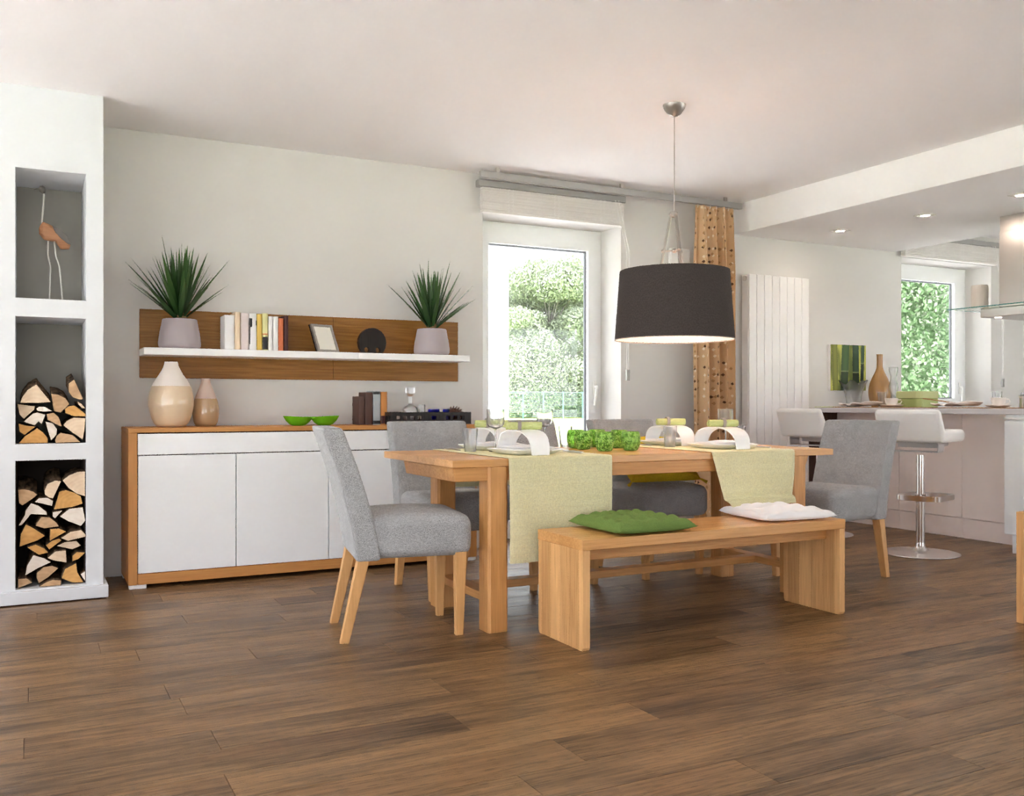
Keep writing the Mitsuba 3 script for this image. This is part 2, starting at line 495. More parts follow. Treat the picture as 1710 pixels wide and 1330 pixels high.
princ('bamboo_print', proc(bamboo), 0.5, True)
princ('grass', proc(lambda p, n, uv: mix((0.16, 0.24, 0.07), (0.34, 0.42, 0.16), fbm(p.x * 1.5, p.y * 1.5, 0.0))), 0.9, True, spec=0.1)
mat('paving', {'type': 'diffuse', 'reflectance': rgb(0.76, 0.76, 0.75)}, True)
mat('bounce_tile', {'type': 'diffuse', 'reflectance': rgb(0.66, 0.64, 0.62)}, True)
mat('render_white', {'type': 'diffuse', 'reflectance': rgb(0.82, 0.83, 0.84)}, True)
mat('fence_green', {'type': 'diffuse', 'reflectance': rgb(0.25, 0.46, 0.43)}, True)
for nm, c in (('tree_leaf', (0.44, 0.49, 0.37)), ('ivy_leaf', (0.26, 0.41, 0.20)), ('ivy_leaf_light', (0.50, 0.57, 0.42)), ('bush_leaf', (0.36, 0.40, 0.28))):
    mat(nm, {'type': 'diffuse', 'reflectance': rgb(*c)}, True)
mat('tree_bark', {'type': 'diffuse', 'reflectance': rgb(0.30, 0.28, 0.25)}, True)
mat('lamp_glow', {'type': 'diffuse', 'reflectance': rgb(0.8, 0.8, 0.8)})

# ------------------------------------------------------------------ the room
WY, CZ, SZ = 5.69, 2.53, 2.30       # back wall, ceiling, kitchen soffit
W1 = (2.73, 3.853, 2.275)
W2 = (6.81, 8.023, 2.262)
XL, XR, YF = -2.3, 9.6, -2.6
princ('floor_base', (0.13, 0.07, 0.034), 0.5, False)
struct('floor', box(XL - .3, XR + .3, YF - .3, WY + .44, -0.25, -0.0065), 'floor_base', label='brown wood plank floor running through the dining room')
rng = random.Random(7)
PW, GAP = 0.18, 0.0016
row, y = 0, 1.27
kk = 0
while y < WY - 0.02:
    y1 = min(y + PW, WY - 0.002)
    x = -0.75 - rng.random() * 1.25
    xa = 0.345 if y1 > 5.14 else -0.85
    while x < 7.0:
        ln = 1.28
        a, b = max(x, xa), min(x + ln, 6.598)
        if b - a > 0.06:
            m = cbox(a + GAP / 2, b - GAP / 2, y + GAP / 2, y1 - GAP / 2, -0.006, 0.0, 0.0009)
            v = m.vertices
            k = kk * 7 % 499
            uv = np.stack([v[:, 0], v[:, 1] - y + 10.0 * k + 2.0], 1)
            put('plank', m, 'floor_wood', 'floor', False, uv=uv)
            kk += 1
        x += ln
    y += PW
    row += 1

wb = [box(XL, W1[0], WY, 6.13, 0, CZ), box(W1[0], W1[1], WY, 6.13, W1[2], CZ), box(W1[1], W2[0], WY, 6.13, 0, CZ),
      box(W2[0], W2[1], WY, 6.13, W2[2], CZ), box(W2[0], W2[1], WY, 6.13, 0, 0.90), box(W2[1], XR, WY, 6.13, 0, CZ)]
struct('wall_back', cat_(wb), 'wall_paint', label='plain warm white back wall behind the sideboard and radiator')
struct('ceiling', box(XL - .3, XR + .3, YF - .3, 6.13, CZ, CZ + .25), 'ceiling_paint', label='white flat ceiling above the dining table')
struct('ceiling_kitchen', cbox(4.907, 6.72, YF, WY, SZ, CZ - .0005, 0.002), 'ceiling_paint', label='lowered white ceiling band above the bar counter')
struct('wall_right', cat_([box(XR, XR + .3, YF - .3, -1.6, 0, CZ), box(XR, XR + .3, 2.2, 6.13, 0, CZ), box(XR, XR + .3, -1.6, 2.2, 2.32, CZ)]), 'wall_paint', label='unseen far wall of the kitchen with a wide opening added for light')  # out of view, opening added to brighten the kitchen
struct('floor_kitchen', box(6.6, XR, YF, WY, -.0064, 0.0), 'bounce_tile', label='unseen floor behind the bar, pale tile added to bounce light')  # out of view, pale tile added to bounce light onto the soffit
# unseen sides: wide openings added to let daylight into the room
wl = [box(XL - .3, XL, YF - .3, -2.1, 0, CZ), box(XL - .3, XL, 4.9, 6.13, 0, CZ), box(XL - .3, XL, -2.1, 4.9, 2.32, CZ), box(XL - .3, XL, 1.2, 1.3, 0, 2.32)]
struct('wall_left', cat_(wl), 'wall_paint', label='unseen left wall with wide openings added for daylight')
wf = [box(XL, -1.9, YF - .3, YF, 0, CZ), box(0.9, 5.8, YF - .3, YF, 0, CZ), box(9.3, XR, YF - .3, YF, 0, CZ), box(-1.9, 0.9, YF - .3, YF, 2.32, CZ), box(5.8, 9.3, YF - .3, YF, 2.32, CZ)]
struct('wall_front', cat_(wf), 'wall_paint', label='unseen wall behind the viewer with wide openings added for daylight')

# the pier with its three niches
PX0, PX1, PY = -1.1, 0.335, 5.13
NX0, NX1 = -0.058, 0.256
NZ = [(0.068, 0.697), (0.778, 1.402), (1.492, 2.127)]
poly = rect(PX0, PX1, 0, CZ).difference(sg.MultiPolygon([rect(NX0, NX1, a, b) for a, b in NZ]))
ND = 0.46
pier = [slab(poly, ND, 'y', PY), box(PX0, PX1, PY + ND, WY, 0, CZ)]
struct('wall_pier', cat_(pier), 'pier_paint', label='white wall pier with three square niches at the left')
struct('baseboard_left', cbox(PX0, PX1 + 0.022, PY - 0.028, WY, 0.0, 0.062, 0.003), 'pier_paint', label='white plinth at the foot of the niche pier')
mat('niche_shade_taupe', {'type': 'diffuse', 'reflectance': rgb(0.36, 0.345, 0.315)}, True)  # darker than the pier paint: shade of the recess put into the colour
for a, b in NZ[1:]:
    put('niche_shade_panel', box(NX0 + .0005, NX1 - .0005, PY + ND - .004, PY + ND - .0005, a + .0005, b - .0005), 'niche_shade_taupe', 'wall_pier', label='taupe back panel of the niche, shade put into its colour')
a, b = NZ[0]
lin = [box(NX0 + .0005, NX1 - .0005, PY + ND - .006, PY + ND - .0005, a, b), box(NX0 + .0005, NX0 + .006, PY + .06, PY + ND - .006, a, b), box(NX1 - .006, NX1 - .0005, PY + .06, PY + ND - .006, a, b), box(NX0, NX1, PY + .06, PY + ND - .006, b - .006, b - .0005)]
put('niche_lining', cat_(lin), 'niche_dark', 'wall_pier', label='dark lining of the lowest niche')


def window(name, w, z0, gx0, gx1, gz0, gz1, hx, hz, label):
    x0, x1, zt = w
    y0, y1 = 5.962, 6.035
    e = 0.001
    fr = slab(rect(x0 + e, x1 - e, z0 + e, zt - e).difference(rect(x0 + .062, x1 - .062, z0 + .062, zt - .062)), y1 - y0, 'y', y0)
    struct(name, fr, 'window_white', label=label)
    sash = slab(rect(x0 + .05, x1 - .05, z0 + .05, zt - .05).difference(rect(gx0, gx1, gz0, gz1)), 0.055, 'y', y0 - .012)
    put('sash', sash, 'window_white', name)
    gas = slab(rect(gx0 - .002, gx1 + .002, gz0 - .002, gz1 + .002).difference(rect(gx0 + .010, gx1 - .010, gz0 + .010, gz1 - .010)), 0.02, 'y', y0 + .024)
    mat('gasket', {'type': 'diffuse', 'reflectance': rgb(0.25, 0.26, 0.28)}) if 'gasket' not in scene else 0
    sk = name + '__sash'
    put('gasket', gas, 'gasket', sk, label='thin grey seal around the glass')
    pane = trimesh.Trimesh([[gx0, y0 + .034, gz0], [gx1, y0 + .034, gz0], [gx1, y0 + .034, gz1], [gx0, y0 + .034, gz1]], [[0, 1, 2], [0, 2, 3]], process=False)
    put('pane', pane, 'window_glass', sk, label='clear window pane')
    hb = cbox(hx - .016, hx + .016, y0 - .022, y0 - .0125, hz - .035, hz + .075, .003)
    put('handle', cat_([hb, tube([[hx, y0 - .02, hz + .03], [hx, y0 - .055, hz + .03], [hx - .012, y0 - .062, hz + .01], [hx - .03, y0 - .062, hz - .11]], .0095, 8)]), 'plastic_white', sk, label='white window handle')


window('window_1', W1, 0.0, 2.90, 3.735, 0.13, 2.121, 3.788, 1.07, 'tall white framed patio window behind the dining table')
window('window_2', W2, 0.90, 6.98, 7.855, 1.02, 2.121, 7.92, 1.10, 'white framed kitchen window with ivy behind it')

# ------------------------------------------------------------------ outside
NY = 6.13
gx = np.concatenate([[-60, -20, -4], np.linspace(0, 60, 31), [80, 120]])
gy = np.concatenate([[-60, -20, -3, 5, 6.2, 9, 14], np.linspace(18, 60, 22), [80, 120]])
G = np.zeros((len(gx), len(gy), 3))
G[..., 0], G[..., 1] = np.meshgrid(gx, gy, indexing='ij')
G[..., 2] = -0.30 + 0.62 * np.clip((G[..., 1] - 14) / 22, 0, 1)
n, m = len(gx), len(gy)
i, j = np.meshgrid(np.arange(n - 1), np.arange(m - 1), indexing='ij')
q = np.stack([i * m + j, (i + 1) * m + j, (i + 1) * m + j + 1, i * m + j + 1], -1).reshape(-1, 4)
put('lawn', trimesh.Trimesh(G.reshape(-1, 3), np.vstack([q[:, [0, 1, 2]], q[:, [0, 2, 3]]]), process=False), 'grass', None, True,
    label='pale green lawn outside the patio window', cat='lawn', kind='stuff')
tb = [box(XR + .3, 20, -14, NY, -.28, -.02), box(-14, 20, NY, 12.5, -.28, -.02), box(-14, XL - .3, -14, NY, -.28, -.02), box(XL - .3, XR + .3, -14, YF - .3, -.28, -.02)]  # unseen sides added as sunlit paving that bounces light onto the ceiling
struct('terrace', cat_(tb), 'paving', label='pale paved terrace around the house, unseen sides added to bounce light')
struct('wall_outside', box(2.6, 4.63, 9.0, 9.25, -.02, 3.6), 'render_white', label='white rendered garden wall seen at the left of the patio window')
rr = np.random.default_rng(5)


def leaves(centers, radii, n, size, flat=0.5):
    """n diamond leaves on and inside ellipsoids"""
    c = np.asarray(centers, float)
    r = np.asarray(radii, float)
    w = np.prod(r, 1) ** (2 / 3)
    k = rr.choice(len(c), n, p=w / w.sum())
    d = rr.normal(size=(n, 3))
    d /= np.linalg.norm(d, axis=1, keepdims=True)
    p = c[k] + d * r[k] * (rr.random((n, 1)) ** 0.28)
    nn = d + rr.normal(size=(n, 3)) * 0.8
    nn /= np.linalg.norm(nn, axis=1, keepdims=True)
    u = np.cross(nn, rr.normal(size=(n, 3)))
    u /= np.linalg.norm(u, axis=1, keepdims=True)
    v = np.cross(nn, u)
    s = size * (0.6 + 0.8 * rr.random((n, 1)))
    V = np.stack([p - u * s, p + v * s * flat + nn * s * .12, p + u * s, p - v * s * flat + nn * s * .12], 1).reshape(-1, 3)
    b = np.arange(n)[:, None] * 4
    F = np.concatenate([b + [[0, 1, 2]], b + [[0, 2, 3]]], 0)
    return trimesh.Trimesh(V, F, process=False)


def tree(x, y, z0, h, spread, n, label, leaf='tree_leaf', size=0.16):
    t = thing('tree', label, 'tree', None)
    cs, rs, br = [], [], []
    br.append(tube([[x, y, z0], [x + .1, y, z0 + h * .3], [x + .05, y, z0 + h * .75]], [h * .013, h * .010, h * .004], 8))
    for k in range(26):
        a = k * 2.4 + rr.random()
        hh = h * (0.30 + 0.66 * rr.random())
        w = spread * (0.35 + 0.65 * math.sin(PI * min(1, max(0, (hh / h - .12) / .95)))) * rr.random() ** .45
        c = [x + w * math.cos(a), y + w * math.sin(a), z0 + hh]
        cs.append(c)
        s = spread * (.20 + .18 * rr.random())
        rs.append([s, s, s * .75])
        br.append(tube([[x + .08, y, z0 + hh * .62], [(x + c[0]) / 2, (y + c[1]) / 2, z0 + hh * .86], c], [h * .005, h * .0035, h * .0015], 5))
    put('trunk', cat_(br), 'tree_bark', t)
    put('foliage', leaves(cs, rs, n, size), leaf, t, kind='stuff')


# directions through the patio window: atan(X/Y) 27.2 to 31.9 degrees
tree(21.9, 38.5, 0.3, 7.2, 3.4, 42000, 'tall pale green tree standing beyond the garden fence', size=.085)
tree(20.6, 39.6, 0.3, 5.9, 2.5, 24000, 'lower pale tree at the left beside the tall one beyond the fence', size=.085)
tree(26.6, 42.5, 0.3, 6.6, 2.7, 26000, 'shorter tree at the right beside the taller one beyond the fence', size=.085)
for i, (bx, by, bz, s, lab) in enumerate(((19.9, 36.6, 1.3, 2.5, 'rounded pale bush at the left behind the garden fence'), (22.8, 36.9, .9, 1.9, 'broad pale bush in the middle behind the garden fence'), (25.2, 37.2, .9, 1.8, 'pale bush at the right end behind the garden fence'))):
    t = put('bush', leaves([[bx, by, bz + .3], [bx + .8, by, bz], [bx - .8, by + .2, bz + .1], [bx + .2, by, bz + 1.0]], [[s * .8, s * .6, s * .8]] * 4, 14000, .07), 'bush_leaf', None,
            label=lab, cat='bush', kind='stuff')
f = thing('garden_fence', 'green mesh garden fence with thin posts beyond the lawn', 'fence')
FX = np.linspace(17.6, 25.6, 9)
fy = lambda x: 34.8 + (x - 17.6) * 0.02
for x in FX:
    put('post', cyl(x, fy(x), .15, 1.46, .035, 8), 'fence_green', f)
put('top_rail', tube([[x, fy(x), 1.43] for x in FX], .02, 6), 'fence_green', f)
wires = [tube([[x, fy(x) + .03, z] for x in FX[[0, -1]]], .006, 4, False) for z in np.linspace(.4, 1.36, 12)]
put('wire_mesh', cat_(wires), 'fence_green', f, kind='stuff')
# ivy hedge outside the kitchen window
iv = thing('ivy_hedge', 'dense bright green ivy hedge outside the kitchen window', 'hedge')
cs = [[8.6 + (q % 10) * .46 + .1 * rr.random(), 8.25 + .12 * rr.random(), .1 + (q // 10) * .5 + .2 * rr.random()] for q in range(70)]
put('hedge_core', box(8.2, 13.4, 8.5, 9.0, -.02, 3.3), 'ivy_leaf', iv)
put('ivy_leaves', leaves(cs, [[.40, .20, .40]] * len(cs), 20000, .034, .62), 'ivy_leaf', iv, kind='stuff')
put('young_leaves', leaves(cs, [[.42, .24, .42]] * len(cs), 11000, .030, .6), 'ivy_leaf_light', iv, kind='stuff')

# ------------------------------------------------------------------ sideboard
BX0, BX1, BY0, BY1, BZ0, BZ1 = 0.462, 2.475, 5.245, 5.665, 0.022, 0.846
sb = thing('sideboard', 'long low oak sideboard with white handleless doors against the back wall', 'sideboard')
put('body', cat_([box(BX0 + .046, BX1 - .046, BY0 + .03, BY1, BZ0 + .06, BZ1 - .026)]), 'joint_dark', sb)
put('top_board', cbox(BX0, BX1, BY0, BY1, BZ1 - .024, BZ1, .0015), 'oak_sideboard', sb)
put('bottom_board', cbox(BX0 + .045, BX1 - .045, BY0, BY1, BZ0, BZ0 + .055, .0015), 'oak_sideboard', sb)
for xa in (BX0, BX1 - .044):
    put('side_board', cbox(xa, xa + .044, BY0, BY1, BZ0, BZ1 - .0245, .0015), 'oak_sideboard_z', sb)
dx = np.linspace(BX0 + .046, BX1 - .046, 4) + np.array([0, 0, 0, 0])
dx = [BX0 + .046, 1.018, 1.538, BX1 - .046] if False else [BX0 + .046, 1.014, 1.535, BX1 - .046]
put('drawer', cbox(dx[0] + .001, dx[3] - .001, BY0 + .004, BY0 + .026, .705, BZ1 - .030, .0015), 'white_gloss', sb, label='wide white drawer front')
for k in range(3):
    put('door', cbox(dx[k] + .0022, dx[k + 1] - .0022, BY0 + .004, BY0 + .026, BZ0 + .058, .700, .0015), 'white_gloss', sb)
for xa in (BX0 + .004, BX1 - .09):
    for ya in (BY0 + .004, BY1 - .06):
        put('foot', cbox(xa, xa + .086, ya, ya + .05, 0, BZ0, .002), 'white_satin', sb, label='flat pale metal foot')

# ------------------------------------------------------------------ wall shelf
sh = thing('wall_shelf', 'oak wall panel with a white shelf board above the sideboard', 'shelf')
JX = 1.687
for a, b in ((.559, JX - .0008), (JX + .0008, 2.537)):
    put('back_panel', cbox(a, b, 5.668, WY, 1.122, 1.515, .0015), 'oak_shelf', sh)
for a, b in ((.557, 1.772), (1.7735, 2.515)):
    put('shelf_board', cbox(a, b, 5.43, 5.668, 1.244, 1.284, .002), 'white_satin', sh, label='white shelf board')
STZ = 1.284

# books
BK = [(.997, 1.051, 1.484, 'paper', 'white thick'), (1.054, 1.084, 1.503, 'book_cream', 'cream'), (1.088, 1.132, 1.499, 'book_pink', 'pale pink'), (1.136, 1.177, 1.499, 'paper', 'white black-marked'),
      (1.180, 1.208, 1.497, 'book_yellow', 'golden yellow'), (1.211, 1.242, 1.503, 'book_lime', 'pale lime and dark'), (1.246, 1.270, 1.487, 'paper', 'thin white'), (1.274, 1.302, 1.487, 'paper', 'white'),
      (1.305, 1.333, 1.478, 'book_orange', 'brick orange'), (1.337, 1.362, 1.494, 'book_maroon', 'dark maroon')]
for nm, c in (('book_cream', (.74, .58, .42)), ('book_pink', (.70, .60, .59)), ('book_yellow', (.66, .45, .10)), ('book_lime', (.66, .64, .32)), ('book_orange', (.56, .15, .06)), ('book_maroon', (.055, .014, .014)),
              ('book_white', (.76, .75, .75)), ('book_black', (.02, .02, .022)), ('book_brown', (.075, .035, .026)), ('book_grey', (.33, .36, .38)), ('book_tan', (.50, .20, .05)), ('book_teal', (.05, .12, .14))):
    princ(nm, c, 0.55, True)
BL = ['thick white book at the left end of the shelf row', 'cream book second from the left in the shelf row', 'pale pink book third in the shelf row', 'white book with a black picture on its spine in the shelf row',
      'golden yellow book in the middle of the shelf row', 'pale lime book with a dark lower spine in the shelf row', 'slim white book right of the lime one in the shelf row', 'white book left of the orange one in the shelf row',
      'brick orange book near the right end of the shelf row', 'dark maroon book at the right end of the shelf row']


def book(x0, x1, y0, y1, z0, z1, mt, label, group=None, extra=None):
    """spine towards -y"""
    t = thing('book', label, 'book', group)
    r = (x1 - x0) / 2
    th = min(.003, r * .2)
    pts = []
    for a in np.linspace(PI, 2 * PI, 7):
        pts.append(((x0 + x1) / 2 + r * math.cos(a), y0 + .006 + .006 * math.sin(a)))
    out = sg.Polygon(pts + [(x1, y1), (x1 - th, y1), (x1 - th, y0 + .010), (x0 + th, y0 + .010), (x0 + th, y1), (x0, y1)])
    put('cover', slab(out, z1 - z0, 'z', z0), mt, t)
    put('pages', box(x0 + th, x1 - th, y0 + .0105, y1 - .004, z0 + .003, z1 - .004), 'paper', t, label='cream page block')
    if extra:
        for (za, zb, em, xa, xb) in extra:
            put('spine_print', slab(sg.Polygon([((x0 + x1) / 2 + r * math.cos(a) * 1.0, y0 + .0055 + .006 * math.sin(a)) for a in np.linspace(PI * (1 + .97 * xa), PI * (1 + .97 * xb), 6)] + [((x0 + x1) / 2 + r * .9 * math.cos(PI * (1 + xb)), y0 + .0065), ((x0 + x1) / 2 + r * .9 * math.cos(PI * (1 + xa)), y0 + .0065)]).convex_hull, zb - za, 'z', za), em, t + '__cover')
    return t


for k, (a, b, h, mt, _) in enumerate(BK):
    ex = None
    mt2 = 'book_white' if mt == 'paper' else mt
    if k == 3:
        ex = [(1.42, 1.47, 'book_black', .0, .42), (1.32, 1.42, 'book_black', .0, .22), (1.43, 1.46, 'book_black', .8, 1.0)]
    if k == 5:
        ex = [(1.292, 1.365, 'book_black', .05, .95), (1.378, 1.384, 'book_orange', .0, 1.0)]
    book(a, b, 5.49, 5.635, STZ, h, mt2, BL[k], 'books on the wall shelf', ex)
B2 = [(1.775, 1.812, .847 + .172, 'book_brown', 'dark brown leather book at the left end on the sideboard'), (1.815, 1.8635, .847 + .197, 'book_brown', 'dark brown leather book second in the sideboard row'),
      (1.8665, 1.913, .847 + .205, 'book_grey', 'grey book with black edges in the sideboard row'), (1.9165, 1.956, .847 + .200, 'book_tan', 'orange brown book with dark foot at the right of the sideboard row')]
for k, (a, b, h, mt, lb) in enumerate(B2):
    ex = {2: [(h - .02, h - .004, 'book_black', 0, 1), (.852, .87, 'book_black', 0, 1)], 3: [(.852, .90, 'book_maroon', 0, 1)]}.get(k)
    book(a, b, 5.43, 5.56, BZ1, h, mt, lb, 'books on the sideboard', ex)

# photo frame, leaning back
ph = thing('photo_frame', 'small silver photo frame with dark edge leaning back on the shelf', 'photo frame')
PM = T().translate([1.607, 5.50, STZ + .001]).rotate([0, 0, 1], 22).rotate([1, 0, 0], -24).scale([1.22, 1, 1.0])
put('frame', slab(rect(-.065, .065, 0, .185).difference(rect(-.052, .052, .014, .170)), .014, 'y', -.007), 'nickel', ph, M=PM)
put('picture', box(-.053, .053, -.002, .003, .013, .171), 'paper', ph, M=PM, label='blank pale picture')
put('back_board', cbox(-.067, .067, .0072, .016, .0, .187, .001), 'black_wood', ph, M=PM, label='black back board')
put('strut', hull([[-.02, .017, .12], [.02, .017, .12], [-.02, .085, .022], [.02, .085, .022], [-.02, .080, .022], [.02, .080, .022]]), 'black_wood', ph, M=PM)

# black carved wooden disc with two cut-outs
e = sg.Point(0, 0).buffer(1, 48)
from shapely import affinity
disc = affinity.translate(affinity.scale(e, .088, .090), 0, .068).intersection(rect(-.2, .2, 0, .3))
def drop(x):
    return sg.Polygon([(x, .003), (x + .012, .016), (x + .014, .026), (x + .008, .036), (x - .008, .036), (x - .014, .026), (x - .012, .016)]).buffer(.003)
disc = disc.difference(drop(-.036)).difference(drop(.036))
put('carved_disc', slab(disc, .035, 'y', -.0175), 'black_wood', None, 30, label='round black carved wooden ornament with two cut-out holes on the shelf', cat='ornament', M=T().translate([1.886, 5.52, STZ]))


# ------------------------------------------------------------------ yucca plants in pots
def blade(base, az, el, length, width, droop, k, tw):
    s = np.linspace(0, 1, 8)
    d = np.array([math.cos(az) * math.cos(el), math.sin(az) * math.cos(el), math.sin(el)])
    p = np.array(base) + s[:, None] * d * length
    p[:, 2] -= droop * length * s ** 2
    side = np.array([-math.sin(az + tw), math.cos(az + tw), 0])
    w = width * np.minimum(1, .5 + 1.4 * s) * np.clip((1 - s) / .62, 0, 1) ** .8 + .0006
    nn = np.cross(d, side)
    V = np.concatenate([p - side * w[:, None] / 2, p + nn * w[:, None] * .16, p + side * w[:, None] / 2], 0)
    n = len(s)
    F = []
    for i in range(n - 1):
        for o in (0, n):
            F += [[o + i, o + i + 1, o + n + i + 1], [o + i, o + n + i + 1, o + n + i]]
    uv = np.stack([np.full(len(V), k + .5), np.concatenate([s] * 3)], 1)
    return trimesh.Trimesh(V, F, process=False), uv


def plant(x, y, z, label, seed, n, hgt, lean):
    t = thing('yucca_plant', label, 'plant', None)
    R = random.Random(seed)
    prof = [(0, .0), (.098, .0), (.106, .004), (.114, .016), (.1155, .035), (.108, .09), (.096, .150), (.093, .166), (.088, .168), (.085, .163), (.085, .145), (0, .145)]
    k = hgt
    pot = lathe(np.array(prof) * [1, 1], 40)
    put('pot', pot, 'pot_mauve', t, 40, M=T().translate([x, y, z]), label='mauve grey round pot')
    put('soil', cyl(x, y, z + .140, z + .150, .084, 24), 'soil', t + '__pot')
    put('stem', tube([[x, y, z + .148], [x + .004, y, z + .175], [x, y, z + .215]], [.030, .036, .022], 10), 'leaf_dry', t, label='short brown fibrous stem')
    for i in range(n):
        f = (i + .5) / n
        az = i * 2.39996 + R.uniform(-.25, .25)
        el = math.radians(87 - 54 * f ** 1.05 + R.uniform(-6, 6))
        L = (.405 - .05 * f + .03 * math.sin(i * 1.7) + R.uniform(-.05, .04)) * (1.0 if f > .15 else .98)
        # the wall is close behind: leaves that point to it stay steep
        if math.sin(az) > .0:
            room = (5.655 - y)
            el = max(el, math.acos(min(.99, room * .82 / (L * math.sin(az) + 1e-6)))) if L * math.sin(az) * math.cos(el) > room * .82 else el
        m, uv = blade([x + .016 * math.cos(az), y + .016 * math.sin(az), z + .20 - .04 * f], az, el, L, .029 + R.uniform(-.005, .005), .01 + .05 * f + lean * R.random(), i + seed * 50, R.uniform(-.4, .4))
        put('leaf', m, 'leaf_green', t, True, uv=uv)


plant(.757, 5.535, STZ, 'spiky green yucca in a mauve pot at the left end of the shelf', 1, 60, 1, .03)
plant(2.293, 5.535, STZ, 'spiky green yucca in a mauve pot at the right end of the shelf', 4, 46, 1, .05)


# ------------------------------------------------------------------ things on the sideboard
def curve(pts, n=40):
    from scipy.interpolate import PchipInterpolator
    p = np.asarray(pts, float)
    s = np.concatenate([[0], np.cumsum(np.hypot(*np.diff(p, axis=0).T))])
    t = np.linspace(0, s[-1], n)
    return np.stack([PchipInterpolator(s, p[:, 0])(t), PchipInterpolator(s, p[:, 1])(t)], 1)


def vase(name, label, x, y, z, body, cut, m_low, m_up, cat='vase'):
    t = thing(name, label, cat)
    c = curve(body, 56)
    lo = c[c[:, 1] <= cut]
    hi = c[c[:, 1] > cut]
    mid = np.array([[np.interp(cut, c[:, 1], c[:, 0]), cut]])
    low = np.vstack([[[0, c[0, 1]]], lo, mid, [[0, cut]]])
    rt = hi[-1, 0]
    up = np.vstack([[[0, cut + .0002]], mid + [[-.0003, .0002]], hi, [[rt - .006, hi[-1, 1]], [rt - .008, hi[-1, 1] - .03], [0, hi[-1, 1] - .03]]])
    put('body', lathe(low, 48), m_low, t, 35, M=T().translate([x, y, z]), label='glazed lower body')
    put('neck', lathe(up, 48), m_up, t, 35, M=T().translate([x, y, z]), label='matt pale neck')
    return t


vase('vase', 'large cream drop-shaped vase with beige glazed belly on the sideboard', .697, 5.42, BZ1, [(.062, 0), (.082, .012), (.108, .07), (.119, .135), (.110, .200), (.088, .250), (.060, .295), (.042, .33), (.034, .36)], .225, 'vase_glaze_light', 'vase_cream')
vase('vase', 'small pink-necked vase with brown glazed belly beside the large one', .893, 5.50, BZ1, [(.045, 0), (.058, .010), (.070, .05), (.073, .09), (.066, .135), (.050, .185), (.034, .225), (.026, .25), (.0245, .272)], .157, 'vase_glaze_dark', 'vase_pink')

# green double bowl
bo = thing('double_bowl', 'bright green twin bowl on the sideboard', 'bowl')
bp = [(0, .0), (.030, .0), (.046, .006), (.068, .024), (.083, .046), (.086, .053), (.082, .053), (.064, .027), (.040, .010), (0, .006)]
for s in (-1, 1):
    put('cup', lathe(np.array(bp) * [1.0, 1], 36), 'bowl_green', bo, 40, M=T().translate([1.480 + s * .083, 5.42, BZ1]).rotate([0, 1, 0], -s * 3).scale([1, .78, 1]))
put('bridge', hull([[1.480 + sx * .035, 5.42 + sy * .035, BZ1 + z] for sx in (-1, 1) for sy in (-1, 1) for z in (.043, .052)]), 'bowl_green', bo)

# tray
tr = thing('tray', 'black wooden tray with square cut-outs holding the decanter', 'tray')
TX0, TX1, TY0, TY1, TZ0, TZ1 = 1.940, 2.462, 5.30, 5.55, BZ1 + .002, BZ1 + .076
holes = []
for hx in (.05, .10, .15, .33, .38, .43, .47):
    pass


def tray_side(w):
    P = rect(0, w, 0, TZ1 - TZ0)
    hs = [rect(a, a + .030, .028, .052) for a in np.arange(.022, w - .04, .047)]
    hs = [h for k, h in enumerate(hs) if not (w > .4 and k in (4, 6))]
    for h in hs:
        P = P.difference(h)
    return P


put('base', box(TX0 + .012, TX1 - .012, TY0 + .012, TY1 - .012, TZ0, TZ0 + .010), 'black_wood', tr)
for yy in (TY0, TY1 - .012):
    m = slab(tray_side(TX1 - TX0), .012, 'y', yy)
    m.apply_translation([TX0, 0, TZ0])
    put('side', m, 'black_wood', tr)
for xx in (TX0, TX1 - .012):
    m = slab(tray_side(TY1 - TY0 - .024), .012, 'x', xx)
    m.apply_translation([0, TY0 + .012, TZ0])
    put('side', m, 'black_wood', tr)
TB = TZ0 + .0105


def decanter(x, y, label, s=1.0):
    t = thing('decanter', label, 'decanter')
    b = [(0, 0), (.042, 0), (.046, .004), (.046, .075), (.040, .088), (.020, .100), (.013, .108), (.0125, .140), (.018, .143), (.018, .146), (.0105, .146), (.0105, .106), (.016, .097), (.036, .085), (.042, .074), (.042, .012), (0, .010)]
    put('bottle', lathe(np.array(b) * s, 12), 'cut_glass', t, 30, M=T().translate([x, y, TB]).rotate([0, 0, 1], 20))
    st = [(0, .128), (.0085, .128), (.0095, .148), (.022, .156), (.027, .168), (.027, .200), (.022, .214), (0, .216)]
    put('stopper', lathe(np.array(st) * s, 8), 'cut_glass', t, False, M=T().translate([x, y, TB]))


decanter(2.105, 5.43, 'clear cut-glass decanter with tall faceted stopper standing in the tray', 1.08)
tum = lambda r, h, b=.008, w=.002, tp=1.0: [(0, 0), (r * tp - .002, 0), (r * tp, .002), (r, h), (r - w, h), (r * tp - w, b), (0, b)]
for k, (x, y, g, lb) in enumerate(((2.195, 5.46, 'clear_glass', 'small clear glass beside the decanter in the tray'), (2.235, 5.40, 'blue_glass', 'small dark blue glass at the left in the tray'), (2.285, 5.44, 'blue_glass', 'small blue glass in the middle of the tray'), (2.335, 5.40, 'blue_glass', 'small blue glass next to the pine cone'))):
    put('shot_glass', lathe(tum(.022, .082 if k else .11, tp=.85), 16), g, None, 30, label=lb, cat='glass', group='glasses in the tray', M=T().translate([x, y, TB]))
pc = thing('pine_cone', 'brown pine cone lying at the right in the tray', 'pine cone')
CO = np.array([2.405, 5.43, TB + .052])
core = trimesh.creation.icosphere(2, 1.0)
core.apply_scale([.042, .034, .034])
core.apply_translation(CO)
princ('cone_brown', (.10, .042, .025), .7, True)
put('core', core, 'cone_brown', pc, True)
